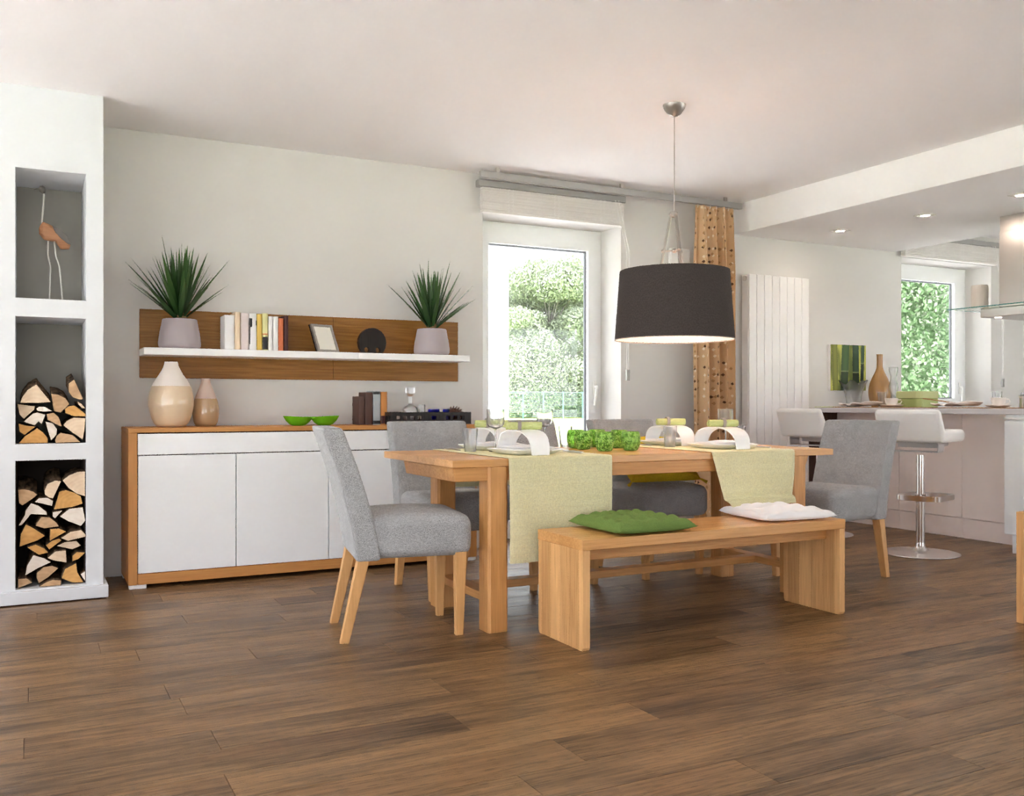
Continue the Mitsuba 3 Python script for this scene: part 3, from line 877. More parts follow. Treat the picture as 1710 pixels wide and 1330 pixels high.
for k in range(90):
    f = (k + .5) / 90
    ph_, u = k * 2.39996, 1 - 2 * f
    d = np.array([u, math.sqrt(1 - u * u) * math.cos(ph_), math.sqrt(1 - u * u) * math.sin(ph_)])
    p = CO + d * [.044, .036, .036]
    tdir = d + np.array([.6, 0, 0])
    tdir /= np.linalg.norm(tdir)
    s1 = np.cross(tdir, d + .01)
    s1 /= np.linalg.norm(s1)
    put('scale', hull([p - s1 * .006, p + s1 * .006, p + tdir * .014 + s1 * .004, p + tdir * .014 - s1 * .004, p + tdir * .012 + d * .005]), 'cone_brown', pc)
# ------------------------------------------------------------------ firewood and bird in the niches
L2 = [[(-37,980),(-29,1007),(-4,1045),(34,1071),(57,1039),(98,983),(32,979)],[(99,1026),(132,1020),(164,1002),(181,973),(142,931),(112,938)],[(177,1077),(202,1097),(218,1059),(243,999),(229,995),(195,1008),(178,1033)],[(218,987),(235,976),(254,951),(238,953),(223,970)],[(-49,974),(4,966),(28,964),(24,945),(-21,901),(-40,921)],[(32,951),(46,961),(71,960),(105,938),(65,936),(39,940)],[(-23,887),(18,927),(37,932),(74,921),(57,874),(43,887),(26,868)],[(78,923),(110,931),(132,909),(146,864),(138,864),(84,895)],[(161,948),(175,962),(202,967),(224,951),(254,924),(254,912),(201,912),(163,928)],[(153,867),(169,890),(201,906),(254,902),(250,843),(242,794),(195,830)],[(-45,878),(-12,867),(30,862),(-18,821),(-40,837)],[(-43,781),(-18,814),(37,854),(63,833),(84,804),(84,780)],[(73,887),(107,878),(126,848),(123,819),(100,792),(91,817)],[(117,793),(123,813),(141,830),(195,818),(230,783),(120,780)]]
M2 = ['pale', 'tan', 'tan', 'pale', 'pale', 'white', 'white', 'tan', 'orange', 'pale', 'orange', 'orange', 'white', 'tan']
N2 = ['large pale wedge log at the top left of the middle niche', 'bark-backed log standing in the middle of the top row, middle niche', 'half-round log leaning at the top right of the middle niche', 'small pale sliver log at the right edge of the middle niche', 'pale log at the left edge under the big wedge, middle niche', 'thin white crescent log under the big wedge, middle niche', 'white notched log in the centre left of the middle niche', 'dark tan log with bark in the centre of the middle niche', 'orange low-domed log at the right of the middle niche', 'large pale quarter log at the lower right of the middle niche', 'orange log at the left edge of the bottom rows, middle niche', 'big orange split log on the floor of the middle niche', 'narrow white log standing in the bottom centre of the middle niche', 'brown log at the bottom right of the middle niche']
L3 = [[(-47,553),(-16,554),(21,540),(38,525),(12,502),(-28,475),(-42,487)],[(69,545),(83,577),(117,592),(144,588),(107,503),(88,509),(71,524)],[(150,591),(180,616),(219,631),(253,633),(253,507),(214,522),(177,552)],[(112,446),(136,535),(165,542),(205,527),(234,506),(242,469),(195,455)],[(26,489),(45,507),(83,508),(108,490),(103,465),(64,478)],[(-14,448),(10,483),(45,468),(79,436),(81,421),(10,429),(-30,377),(-45,375),(-16,427)],[(105,434),(150,440),(117,403),(107,411)],[(138,411),(180,447),(242,452),(254,384),(234,358),(175,386)],[(30,371),(55,413),(93,408),(122,382),(134,361),(69,355)],[(-40,272),(-35,333),(-12,380),(21,359),(72,318),(40,298)],[(93,294),(95,352),(136,352),(166,335)],[(143,305),(185,333),(234,340),(254,316),(254,305),(175,289)],[(76,270),(103,292),(136,301),(146,291),(91,249)],[(124,263),(161,280),(214,282),(234,257),(195,241)],[(-7,268),(31,279),(69,257),(86,236),(45,228)],[(83,210),(117,240),(165,242),(168,181),(107,197)],[(195,182),(195,209),(214,228),(254,222),(224,193)],[(-16,127),(-7,177),(21,226),(69,206),(98,184),(40,159)],[(35,112),(36,136),(64,161),(103,166),(132,152),(88,112),(45,84)],[(146,102),(161,147),(212,172),(217,126),(245,73),(195,76)],[(232,114),(253,129),(254,77),(244,93)],[(-47,115),(-7,114),(15,92),(-45,70)],[(45,70),(74,88),(107,99),(144,92),(141,70)]]
M3 = ['tan', 'pale', 'pale', 'orange', 'white', 'white', 'white', 'white', 'tan', 'orange', 'orange', 'pale', 'orange', 'pale', 'orange', 'pale', 'orange', 'white', 'tan', 'orange', 'white', 'tan', 'tan']
N3 = ['tan split log at the top left of the lowest niche', 'pale round-backed log at the top centre of the lowest niche', 'large smooth beige log bulging at the top right of the lowest niche', 'orange fan-shaped log below the large beige one, lowest niche', 'thin white log under the pale round-backed one, lowest niche', 'white hooked log at the upper left of the lowest niche', 'tiny white triangular log in the centre of the lowest niche', 'large white log at the right, upper half of the lowest niche', 'grey tan low log in the centre left of the lowest niche', 'yellow orange wedge log at the left edge, mid-height of the lowest niche', 'small orange wedge log in the very centre of the lowest niche', 'long pale curved log at the right, mid-height of the lowest niche', 'small orange sliver log below the centre of the lowest niche', 'flat pale log at the right, just below mid-height of the lowest niche', 'orange flat log at the left, just below mid-height of the lowest niche', 'pale blocky log in the lower centre of the lowest niche', 'small orange pale log at the right edge, lower half of the lowest niche', 'large white quarter log at the lower left of the lowest niche', 'speckled tan rounded log near the floor, lowest niche', 'bright orange quarter log at the lower right of the lowest niche', 'small white log at the lower right edge of the lowest niche', 'tan log in the bottom left corner of the lowest niche', 'tan flat log on the floor in the middle of the lowest niche']
rl = random.Random(3)
UP = N2[:3] + [N3[0], N3[1]]
for LL, MM, NN, gname in ((L2, M2, N2, 'firewood in the middle niche'), (L3, M3, N3, 'firewood in the lowest niche')):
    for pts, mm, nn_ in zip(LL, MM, NN):
        P = sg.Polygon([(a / 1000, b / 1000) for a, b in pts]).buffer(-.0012).buffer(.0012)
        if P.geom_type != 'Polygon':
            P = max(P.geoms, key=lambda g: g.area)
        P = P.segmentize(.02)
        t = thing('firewood_log', nn_, 'firewood log', gname)
        yf = PY + .035 + rl.uniform(-.012, .02)
        c = np.array(P.centroid.coords[0])
        v = slab(P.buffer(.0014).intersection(rect(NX0 + .0005, NX1 - .0005, 0, 3)), .36, 'y', yf + .004)
        w = v.vertices.copy()
        far = w[:, 1] > yf + .1
        w[far, 0] = c[0] + (w[far, 0] - c[0]) * .99
        w[far, 2] = c[1] + (w[far, 2] - c[1]) * .99
        if nn_ in UP:
            w[far, 2] += .040
        v.vertices = w
        put('bark', v, 'bark', t, False, label='rough brown bark sides')
        cap = slab(P.buffer(-.0006), .004, 'y', yf)
        cx = c + np.array([rl.uniform(-.05, .05), rl.uniform(-.09, -.03)])
        put('cut_face', cap, 'log_' + mm, t, False, uv=np.stack([cap.vertices[:, 0] - cx[0], cap.vertices[:, 2] - cx[1]], 1), label='sawn end face')

bi = thing('bird_figure', 'wooden wading bird figure on thin wire legs in the top niche', 'figurine')
BYc = 5.30
bp = np.array([(58,1896),(44,1869),(46,1838),(67,1810),(118,1808),(146,1766),(186,1768),(191,1786),(165,1843),(127,1876),(90,1884),(66,1903)]) / 1000
bpoly = sg.Polygon(bp).buffer(-.006).buffer(.006)
lay = []
for d, s in ((-.026, .45), (-.018, .80), (-.008, .97), (.008, .97), (.018, .80), (.026, .45)):
    q_ = affinity.scale(bpoly, s * .5 + .5, s, origin='centroid')
    lay += [[x, BYc + d, z] for x, z in q_.exterior.coords]
bm = cat_([hull([p for p in lay if p[2] > 1.80]), hull([p for p in lay if p[0] > .10])])
put('body', bm, 'bird_wood', bi, 30)
wg = sg.Polygon([(.105, 1.879), (.140, 1.866), (.170, 1.838), (.192, 1.790), (.178, 1.793), (.150, 1.815), (.122, 1.845)])
put('wing', slab(wg, .008, 'y', BYc - .033), 'bird_grey', bi, label='dark grey wing patch')
put('neck', tube([[.058, BYc, 1.895], [.064, BYc, 1.96], [.069, BYc, 2.048]], .0045, 8), 'bird_wire', bi)
put('head', hull([[.060 + .017 * math.cos(a) * math.cos(b), BYc + .012 * math.sin(a) * math.cos(b), 2.066 + .018 * math.sin(b)] for a in np.linspace(0, 2 * PI, 12, False) for b in np.linspace(-1.5, 1.5, 7)] + [[.073, BYc, 2.035]]), 'bird_grey', bi, 40, label='grey carved head')
put('beak', tube([[.050, BYc, 2.066], [.036, BYc, 2.064], [.022, BYc, 2.060]], [.006, .003, .001], 8), 'bird_grey', bi)
for pts in (((88, 1806), (86, 1738), (99, 1675), (93, 1492)), ((116, 1809), (123, 1730), (140, 1680), (155, 1492))):
    put('leg', tube([[a / 1000, BYc, b / 1000] for a, b in pts], .0042, 6), 'bird_wire', bi, label='thin wire leg')

# ------------------------------------------------------------------ dining table and bench
TZ = 0.74
TX0, TX1, TY0, TY1 = 1.562, 3.735, 3.548, 4.385
tt = thing('dining_table', 'large oak dining table with thick legs and a stretcher, laid for a meal', 'table')
put('tabletop', cbox(TX0, TX1, TY0, TY1, TZ - .032, TZ, .0015), 'oak_x', tt)
ap = []
for z, ins in ((TZ - .0325, 0.0), (TZ - .092, .022)):
    ap += [[x, y, z] for x in (1.568 + ins * .6, 3.572 - ins) for y in (3.560, 4.13)]
put('apron', chull(ap, .002), 'oak_edge_x', tt)
for xa in (1.731, 3.455):
    for ya in (3.5495, 4.098):
        m = slab(sg.Polygon([(xa, ya + .010), (xa + .010, ya), (xa + .084, ya), (xa + .094, ya + .010), (xa + .094, ya + .094), (xa + .084, ya + .104), (xa + .010, ya + .104), (xa, ya + .094)]), TZ - .0332, 'z', 0.0)
        put('leg', m, 'oak_z', tt)
for xa in (1.740, 3.468):
    put('end_stretcher', cbox(xa, xa + .072, 3.654, 4.0975, .122, .158, .002), 'oak_y', tt)
put('long_stretcher', cbox(1.8125, 3.4675, 3.842, 3.912, .122, .158, .002), 'oak_edge_x', tt)

bn = thing('bench', 'low oak bench with solid panel ends in front of the dining table', 'bench')
QX0, QX1, QY0, QY1, QZ = 1.930, 3.360, 3.118, 3.480, 0.44
put('seat', cbox(QX0, QX1, QY0, QY1, QZ - .043, QZ, .0018), 'oak_x', bn)
for xa in (QX0 + .003, QX1 - .036):
    pp = sg.Polygon([(QY0 + .002, QZ - .0435), (QY0 + .002, .012), (QY0 + .010, 0), (QY1 - .010, 0), (QY1 - .002, .012), (QY1 - .002, QZ - .0435)])
    put('end_panel', slab(pp, .033, 'x', xa), 'oak_panel_z', bn)
put('rail', cbox(QX0 + .0365, QX1 - .0365, 3.20, 3.226, QZ - .098, QZ - .0435, .001), 'oak_edge_x', bn)

st = thing('oak_stool', 'oak panel-sided stool cut off by the right edge of the photograph', 'stool')
SX0, SX1, SY0, SY1, SHT = 3.908, 4.60, 2.29, 2.650, 0.495
put('seat', cbox(SX0 + .034, SX1 - .034, SY0, SY1, SHT - .043, SHT, .002), 'oak_x', st)
for xa in (SX0, SX1 - .034):
    put('end_panel', cbox(xa, xa + .0335, SY0, SY1, 0, SHT, .002), 'oak_panel_z', st)


# cushions
def pad(w, d, h, tufts, seed):
    n = 41
    u = np.linspace(-1, 1, n)
    U, V = np.meshgrid(u, u, indexing='ij')
    pin = 1 + .05 * (1 - np.abs(U)) ** 1 * 0
    edge = (1 - U ** 4) * (1 - V ** 4)
    prof = np.maximum(edge, 0) ** .45
    X = U * w / 2 * (1 - .05 * (1 - V ** 2) * np.abs(U) ** 3 * 0 - .045 * (1 - U ** 2) * 0) * (1 - .05 * np.cos(V * PI / 2) * np.abs(U) ** 6)
    Y = V * d / 2 * (1 - .05 * np.cos(U * PI / 2) * np.abs(V) ** 6)
    H = prof * h * (.80 + .10 * np.sin(U * 5 + seed) * np.cos(V * 4))
    if tufts:
        sp_ = 1.24 / (tufts - 1)
        bulge = np.sin(PI * (U + .62) / sp_) ** 2 + np.sin(PI * (V + .62) / sp_) ** 2
        H = prof * h * (.42 + .26 * bulge)
    top = np.stack([X, Y, H * .68 + .012 * h * 0 + .004], -1)
    bot = np.stack([X, Y, -prof * h * .30 + .004], -1)
    bot[..., 2] = np.maximum(bot[..., 2], -h * .30)
    Vv = np.vstack([top.reshape(-1, 3), bot.reshape(-1, 3)])
    i, j = np.meshgrid(np.arange(n - 1), np.arange(n - 1), indexing='ij')
    q = np.stack([i * n + j, (i + 1) * n + j, (i + 1) * n + j + 1, i * n + j + 1], -1).reshape(-1, 4)
    q = np.vstack([q, q[:, ::-1] + n * n])
    m = trimesh.Trimesh(Vv, np.vstack([q[:, [0, 1, 2]], q[:, [0, 2, 3]]]), process=False)
    m.merge_vertices(digits_vertex=6)
    m.apply_translation([0, 0, -m.bounds[0, 2]])
    return m


put('seat_cushion', pad(.395, .40, .080, 4, 1), 'green_cushion', None, True, label='green tufted seat cushion on the left half of the bench', cat='cushion', M=place(2.290, 3.300, QZ + .0005, 0))
put('seat_cushion', pad(.40, .37, .072, 3, 2), 'white_cushion', None, True, label='white tufted seat cushion at the right end of the bench', cat='cushion', M=place(3.125, 3.318, QZ + .0005, -6))

# ------------------------------------------------------------------ table runners


def runner(x0, x1, near, far, label, drape=0.0):
    """cloth over the table along y; near / far: heights where its ends hang"""
    r, zt = .010, TZ + .0025
    yn, yf = TY0 - .004, TY1 + .004
    path = []
    if drape:
        zc = near
        for s in np.linspace(1, 0, 7):
            path.append((yn - .012 - drape * s, zc + .002 - .030 * s ** 2 * (drape > .02)))
    hang = np.linspace(near + (.012 if drape else 0), zt - r, 18)
    for z in hang:
        path.append((yn - .006 * math.sin((z - near) / (zt - near) * PI) - .004, z))
    for a in np.linspace(0, PI / 2, 6)[1:]:
        path.append((yn - .004 + r - r * math.cos(a), zt - r + r * math.sin(a)))
    for y in np.linspace(yn + r + .01, yf - r, 16):
        path.append((y, zt))
    for a in np.linspace(0, PI / 2, 6)[1:]:
        path.append((yf - r + r * math.sin(a), zt - r + r * math.cos(a)))
    for z in np.linspace(zt - r, far, 10)[1:]:
        path.append((yf + .003, z))
    path = np.array(path)
    s = np.concatenate([[0], np.cumsum(np.hypot(*np.diff(path, axis=0).T))])
    nu = 25
    u = np.linspace(0, 1, nu)
    Gd = np.zeros((nu, len(path), 3))
    for i in range(nu):
        Gd[i, :, 0] = x0 + (x1 - x0) * u[i]
        Gd[i, :, 1:] = path
    h = np.clip((zt - r - Gd[..., 2]) / .45, 0, 1)
    nearside = Gd[..., 1] < TY0 + .02
    Gd[..., 1] -= nearside * h * (.012 * np.sin(u * 9 + 1)[:, None] + .010 * np.sin(u * 4)[:, None])
    if drape:
        h2 = np.clip((zt - r - Gd[..., 2]) / (zt - near), 0, 1) * nearside
        Gd[..., 0] += h2 ** 1.2 * (.075 * (1 - u) - .012 * u)[:, None]
        fl = (np.arange(len(path)) < 7)
        ss = np.linspace(1, 0, 7)
        for i in range(nu):
            Gd[i, :7, 1] = yn - .016 - (drape * (1 - u[i]) ** 1.5 + .012) * ss
            Gd[i, :7, 0] -= .030 * ss * (1 - u[i])
    mesh, uv = thick(Gd, .0028, np.stack(np.broadcast_arrays(u[:, None] * .515, s[None, :]), -1))
    v = mesh.vertices
    put('table_runner', mesh, 'runner_cloth', None, True, uv=uv, label=label, cat='table runner')


runner(1.822, 2.348, .292, .545, 'yellow green woven table runner hanging over the left part of the table')
runner(2.925, 3.455, .503, .675, 'yellow green woven table runner at the right ending on the white cushion', drape=.075)
RZ = TZ + .0042     # top of the runner


# ------------------------------------------------------------------ place settings
def square_plate(half, rim, depth, n=29):
    """rounded square plate with raised wavy rim"""
    a = np.linspace(0, 2 * PI, 65)[:-1]
    p = 5.0
    R = (np.abs(np.cos(a)) ** p + np.abs(np.sin(a)) ** p) ** (-1 / p)
    prof = [(0, .004), (.35, .004), (.62, .0045), (.74, .007), (.88, .6 * depth), (1.0, depth), (1.0, depth - .003), (.90, .50 * depth), (.76, .003), (.62, .0), (0, .0)]
    V = []
    for f, z in prof:
        k = 1 + .10 * np.sin(2 * a + .6) * (z / depth) if z > .6 * depth else np.ones_like(a)
        V.append(np.stack([half * f * R * np.cos(a), half * f * R * np.sin(a), np.full_like(a, z) * k], 1))
    V = np.vstack(V)
    n = len(a)
    i, j = np.meshgrid(np.arange(len(prof) - 1), np.arange(n), indexing='ij')
    q = np.stack([i * n + j, i * n + (j + 1) % n, (i + 1) * n + (j + 1) % n, (i + 1) * n + j], -1).reshape(-1, 4)[:, ::-1]
    m = trimesh.Trimesh(V, np.vstack([q[:, [0, 1, 2]], q[:, [0, 2, 3]]]), process=False)
    m.merge_vertices(digits_vertex=6)
    m.update_faces(m.nondegenerate_faces())
    return m


PLATE = mikit.ply(square_plate(.150, .02, .026), 'porcelain', smooth=50)
BOWL = mikit.ply(square_plate(.112, .02, .030), 'porcelain', smooth=50)
tt_ = np.linspace(0, 1, 30)
# ceramic arch: side profile in (y, z), a strip as wide as x
AR = np.zeros((9, 30, 3))
for i, xx in enumerate(np.linspace(-1, 1, 9)):
    ang = PI * tt_
    AR[i, :, 0] = xx * (.044 + .012 * np.sin(ang))
    AR[i, :, 1] = -.165 * np.sign(np.cos(ang)) * np.abs(np.cos(ang)) ** .75
    AR[i, :, 2] = .106 * np.sin(ang) ** .72 + .0025
ARCH = mikit.ply(thick(AR, .005)[0], 'porcelain', smooth=50)
# napkin roll with its spiral end
sp = [((.0035 + .0160 * k / 46) * math.cos(k * .41), (.0035 + .0160 * k / 46) * math.sin(k * .41)) for k in range(47)]
roll = sg.LineString(sp).buffer(.0013)
if roll.geom_type != 'Polygon':
    roll = max(roll.geoms, key=lambda g: g.area)
NAP = mikit.ply(slab(roll, .165, 'x', -.0825), 'napkin_cloth', smooth=40)
a = np.linspace(0, 2 * PI, 40, False)
ring = sg.Point(0, 0).buffer(.0265, 24).difference(sg.Point(0, 0).buffer(.0220, 24))
RING = mikit.ply(slab(ring, .016, 'x', -.008), 'napkin_ring', smooth=40)
WINE = mikit.ply(outward_lathe([(0, 0), (.033, 0), (.035, .001), (.033, .0022), (.012, .004), (.0045, .010), (.0036, .03), (.0036, .095), (.006, .108), (.018, .114), (.034, .121), (.0415, .132), (.0428, .150), (.0428, .205), (.0416, .205), (.0414, .150), (.039, .134), (.032, .1235), (.014, .1165), (0, .1155)], 36), 'clear_glass', smooth=40)
TUMB = mikit.ply(outward_lathe([(0, 0), (.0265, 0), (.028, .002), (.0365, .112), (.0350, .112), (.0272, .016), (.024, .012), (0, .012)], 32), 'clear_glass', smooth=40)


def fork_mesh():
    h = [[-.095, 0, .003], [-.04, 0, .004], [.02, 0, .006], [.05, 0, .004], [.062, 0, .0028]]
    ms = [tube(h, [.0052, .0048, .0030, .0045, .006], 6)]
    for k in range(4):
        y = (k - 1.5) * .0058
        ms.append(tube([[.058, y * .9, .003], [.08, y, .0028], [.104, y, .005]], [.0018, .0017, .0009], 5))
    ms.append(cbox(.052, .068, -.0105, .0105, .0012, .0042, .001))
    return cat_(ms)


def knife_mesh():
    bl = slab(sg.Polygon([(.0, -.006), (.095, -.008), (.118, -.002), (.122, .006), (.0, .006)]), .0015, 'z', .001)
    hd = cbox(-.105, .002, -.0065, .0065, 0, .006, .002)
    return cat_([bl, hd])


def spoon_mesh():
    h = tube([[-.075, 0, .003], [-.03, 0, .004], [.02, 0, .006], [.048, 0, .004]], [.0045, .004, .0026, .004], 6)
    b = trimesh.creation.icosphere(2, 1.0)
    b.apply_scale([.024, .015, .004])
    b.apply_translation([.066, 0, .0042])
    return cat_([h, b])


SPOON = mikit.ply(spoon_mesh(), 'cutlery_steel', smooth=40)
FORK = mikit.ply(fork_mesh(), 'cutlery_steel', smooth=40)
KNIFE = mikit.ply(knife_mesh(), 'cutlery_steel', smooth=30)
SET = [(2.040, 3.800, 'near left', 'at the left end of the bench side', 'ln'), (2.085, 4.228, 'far left', 'at the left of the chair side', 'lf'),
       (3.205, 3.800, 'near right', 'at the right end of the bench side', 'rn'), (3.195, 4.225, 'far right', 'at the right of the chair side', 'rf')]
NROT = {'ln': -20, 'lf': -14, 'rn': -10, 'rf': -12}
for px_, py_, wh, wh2, k in SET:
    share('dinner_plate', PLATE, M=place(px_, py_, RZ), label=f'large white squarish plate, {wh2} of the table', cat='plate', group='dinner plates')
    share('small_plate', BOWL, M=place(px_, py_, RZ + .0048, 4), label=f'smaller white dish stacked on the {wh} plate', cat='plate', group='small plates')
    share('napkin_arch', ARCH, M=place(px_ - .018, py_ - .015, RZ, 0), label=f'white porcelain arch bridging the {wh} plate', cat='napkin holder', group='porcelain arches')
    NM = T().translate([px_ - .025, py_ - .035, RZ + .1085 + .0235]).rotate([0, 0, 1], NROT[k])
    t = thing('napkin', f'rolled lime green napkin with a taupe ring on the {wh} arch', 'napkin', 'rolled napkins')
    share('cloth', NAP, t, NM)
    share('ring', RING, t, NM @ T().translate([-.022 if k != 'rn' else .0, 0, 0]), label='taupe napkin ring')
for x, y, lb in ((2.000, 4.025, 'wine glass at the left between the two left place settings'), (2.444, 4.330, 'wine glass left of the green tealight glasses, at the chair side'), (3.466, 4.080, 'wine glass at the right end in front of the curtain')):
    share('wine_glass', WINE, M=place(x, y, RZ if x < 2.3 else TZ + .0005), label='clear stemmed ' + lb, cat='wine glass', group='wine glasses')
for x, y, lb in ((1.893, 4.085, 'clear tumbler at the left in front of the far left plate'), (2.575, 4.335, 'clear tumbler behind the green tealight glasses'), (3.036, 4.020, 'clear tumbler in front of the far right plate'), (3.590, 4.110, 'clear tumbler beside the right wine glass')):
    share('tumbler', TUMB, M=place(x, y, RZ if (x < 2 or 2.93 < x < 3.45) else TZ + .0005), label=lb, cat='glass', group='water tumblers')
for x, y, a_, dd, nm, lb in ((1.868, 4.240, 88, FORK, 'fork', 'steel fork left of the far left plate'), (2.268, 3.79, 96, KNIFE, 'knife', 'steel knife right of the near left plate'), (3.415, 3.79, 100, KNIFE, 'knife', 'steel knife right of the near right plate'), (3.010, 4.24, 88, FORK, 'fork', 'steel fork left of the far right plate'),
                             (2.305, 3.80, 92, SPOON, 'spoon', 'small steel spoon beside the near left knife')):
    share(nm, dd, M=place(x, y, RZ + .0005, a_), label=lb, cat='cutlery' if nm != 'spoon' else 'spoon')

# green textured tealight glasses
nv, na = 30, 64
pv = curve([(.020, .0), (.032, .003), (.0425, .022), (.0475, .048), (.0465, .070), (.0405, .096)], nv)
aa = np.arange(na) * 2 * PI / na
outer = np.zeros((nv, na, 3))
bumps = np.random.default_rng(2).normal(size=(nv, na)) * .0006
bumps[-2:] = 0
Rr = pv[:, None, 0] + bumps
outer[..., 0], outer[..., 1], outer[..., 2] = Rr * np.cos(aa), Rr * np.sin(aa), pv[:, None, 1]
inn = curve([(.0375, .096), (.0430, .070), (.0438, .048), (.0385, .024), (.026, .009), (.010, .008)], 14)
inner = np.stack([inn[:, None, 0] * np.cos(aa), inn[:, None, 0] * np.sin(aa), np.broadcast_to(inn[:, None, 1], (14, na))], -1)
rows = np.concatenate([outer, inner], 0)
nr = len(rows)
V = np.vstack([rows.reshape(-1, 3), [[0, 0, .008], [0, 0, 0]]])
i, j = np.meshgrid(np.arange(nr - 1), np.arange(na), indexing='ij')
q = np.stack([i * na + j, i * na + (j + 1) % na, (i + 1) * na + (j + 1) % na, (i + 1) * na + j], -1).reshape(-1, 4)
e_ = np.arange(na)
F = np.vstack([q[:, [0, 1, 2]], q[:, [0, 2, 3]], np.stack([(nr - 1) * na + e_, (nr - 1) * na + (e_ + 1) % na, np.full(na, nr * na)], 1), np.stack([(e_ + 1) % na, e_, np.full(na, nr * na + 1)], 1)])
uvv = np.vstack([np.stack(np.broadcast_arrays(np.linspace(0, 1, na)[None, :], np.linspace(0, 1, nr)[:, None]), -1).reshape(-1, 2), [[0, 0], [0, 0]]])
VOT = mikit.ply(outward(trimesh.Trimesh(V, F, process=False)), 'green_glass', smooth=True, uv=uvv)
for k, (x, y, lb) in enumerate(((2.531, 3.880, 'front middle'), (2.678, 3.868, 'front right'), (2.525, 4.070, 'front left'), (2.770, 4.110, 'back right'), (2.565, 4.210, 'back left, seen through a tumbler'), (2.720, 4.245, 'back middle'))):
    share('tealight_glass', VOT, M=place(x, y, TZ + .0005, k * 50), label=f'green bubbly tealight glass on the bare table, {lb} of six', cat='tealight holder', group='green tealight glasses')

# ------------------------------------------------------------------ chairs
seat = softbox(.485, .45, .172, .048, 4)
v = seat.vertices
v[:, 2] += .014 * np.cos(np.clip(v[:, 0] / .26, -1, 1) * PI / 2) * (v[:, 2] > 0)
v[:, 1] *= 1 - .03 * (v[:, 0] < -.1)
v[:, 0] += .058
v[:, 2] += .421
bk = softbox(.105, .455, .548, .017, 4)
v = bk.vertices
h = (v[:, 2] + .274) / .548
v[:, 0] *= 1 - .14 * h
v[:, 1] *= 1 - .02 * h
v[:, 0] += -.140 - .150 * h ** 1.15 + .012 * np.sin(h * PI)
v[:, 2] += .331 + .274


def leg_mesh(top, bot, wt, wb_):
    P = []
    for (x, y, z), w in ((top, wt), (bot, wb_)):
        for sx in (-1, 1):
            for sy in (-1, 1):
                P += [[x + sx * w / 2, y + sy * (w / 2 - .003), z], [x + sx * (w / 2 - .003), y + sy * w / 2, z]]
    return hull(P)


CH = [('seat', mikit.ply(seat, 'chair_fabric', smooth=55)), ('backrest', mikit.ply(bk, 'chair_fabric', smooth=55))]
for s in (-1, 1):
    CH.append(('leg', mikit.ply(leg_mesh((.250, s * .190, .352), (.246, s * .186, 0), .050, .033), 'chair_oak')))
    CH.append(('leg', mikit.ply(leg_mesh((-.158, s * .190, .345), (-.235, s * .186, 0), .050, .036), 'chair_oak')))


def chair(x, y, deg, label):
    t = thing('dining_chair', label, 'chair', 'upholstered dining chairs')
    for nm, d in CH:
        share(nm, d, t, place(x, y, 0, deg))


chair(1.4075, 3.830, -10.3, 'grey upholstered dining chair at the left end of the table, seen from the side')
chair(4.028, 3.842, 187.6, 'grey upholstered dining chair at the right end of the table')
chair(1.955, 4.505, 270, 'grey upholstered dining chair behind the left end of the table, in front of the sideboard')
chair(2.530, 4.515, 270, 'grey upholstered dining chair at the middle of the far side, mostly hidden by the glasses')
chair(3.225, 4.490, 270, 'grey upholstered dining chair with the yellow cushion on the far side of the table')
yc = pad(.47, .40, .11, 0, 3)
YM = T().translate([3.215, 4.455, .622]).rotate([0, 0, 1], -3).rotate([1, 0, 0], 34)
t = thing('throw_cushion', 'mustard yellow throw cushion on the chair at the right of the far side', 'cushion')
put('cover', yc, 'yellow_cushion', t, True, M=YM)
for sx in (-1, 1):
    for sy in (-1, 1):
        put('tassel', tube([[sx * .225, sy * .19, .035], [sx * .245, sy * .208, .034], [sx * .262, sy * .222, .03]], [.004, .007, .010], 6), 'yellow_cushion', t + '__cover', M=YM)

# ------------------------------------------------------------------ pendant lamp
LX, LY = 2.982, 3.912
pl = thing('pendant_lamp', 'pendant lamp with a wide dark brown drum shade above the table', 'lamp')
put('canopy', lathe([(0, CZ - .062), (.012, CZ - .060), (.034, CZ - .048), (.054, CZ - .020), (.060, CZ - .0005), (0, CZ - .0005)], 32), 'nickel', pl, 40, M=T().translate([LX, LY, 0]))
put('cord', tube([[LX, LY, CZ - .06], [LX, LY, 1.95]], .0032, 8), 'steel', pl)
put('hub', cat_([cyl(LX, LY, 1.945, 1.975, .016, 16, c=.003), *[trimesh.creation.icosphere(2, .0115).apply_translation([LX + .017 * math.cos(a), LY + .017 * math.sin(a), 1.962]) for a in (.3, 2.4, 4.5)]]), 'nickel', pl, 40)
for a in (.3, 2.4, 4.5):
    d = np.array([math.cos(a), math.sin(a), 0])
    c0 = np.array([LX, LY, 0])
    put('rod', tube([c0 + d * .016 + [0, 0, 1.962], c0 + d * .078 + [0, 0, 1.645]], .0075, 10), 'nickel', pl)
    put('brace', cat_([tube([c0 + [0, 0, 1.772], c0 + d * .056 + [0, 0, 1.772]], .003, 6), trimesh.creation.icosphere(2, .009).apply_translation(c0 + d * .060 + [0, 0, 1.772])]), 'nickel', pl, 40)
put('brace_ball', trimesh.creation.icosphere(2, .013).apply_translation([LX, LY, 1.772]), 'nickel', pl, True)
LT = T().translate([LX, LY, 0])
SB, STP, RB, RT = 1.310, 1.664, .3085, .283
put('shade', lathe([(RB - .0018, SB), (RB, SB), (RT, STP), (RT - .0018, STP)], 96, True), 'shade_fabric', pl, 30, M=LT)
put('lining', lathe([(RB - .0038, SB + .001), (RB - .0022, SB + .001), (RT - .0022, STP - .001), (RT - .0038, STP - .001)], 96, True), 'shade_lining', pl + '__shade', 30, M=LT, label='pale pink shade lining')
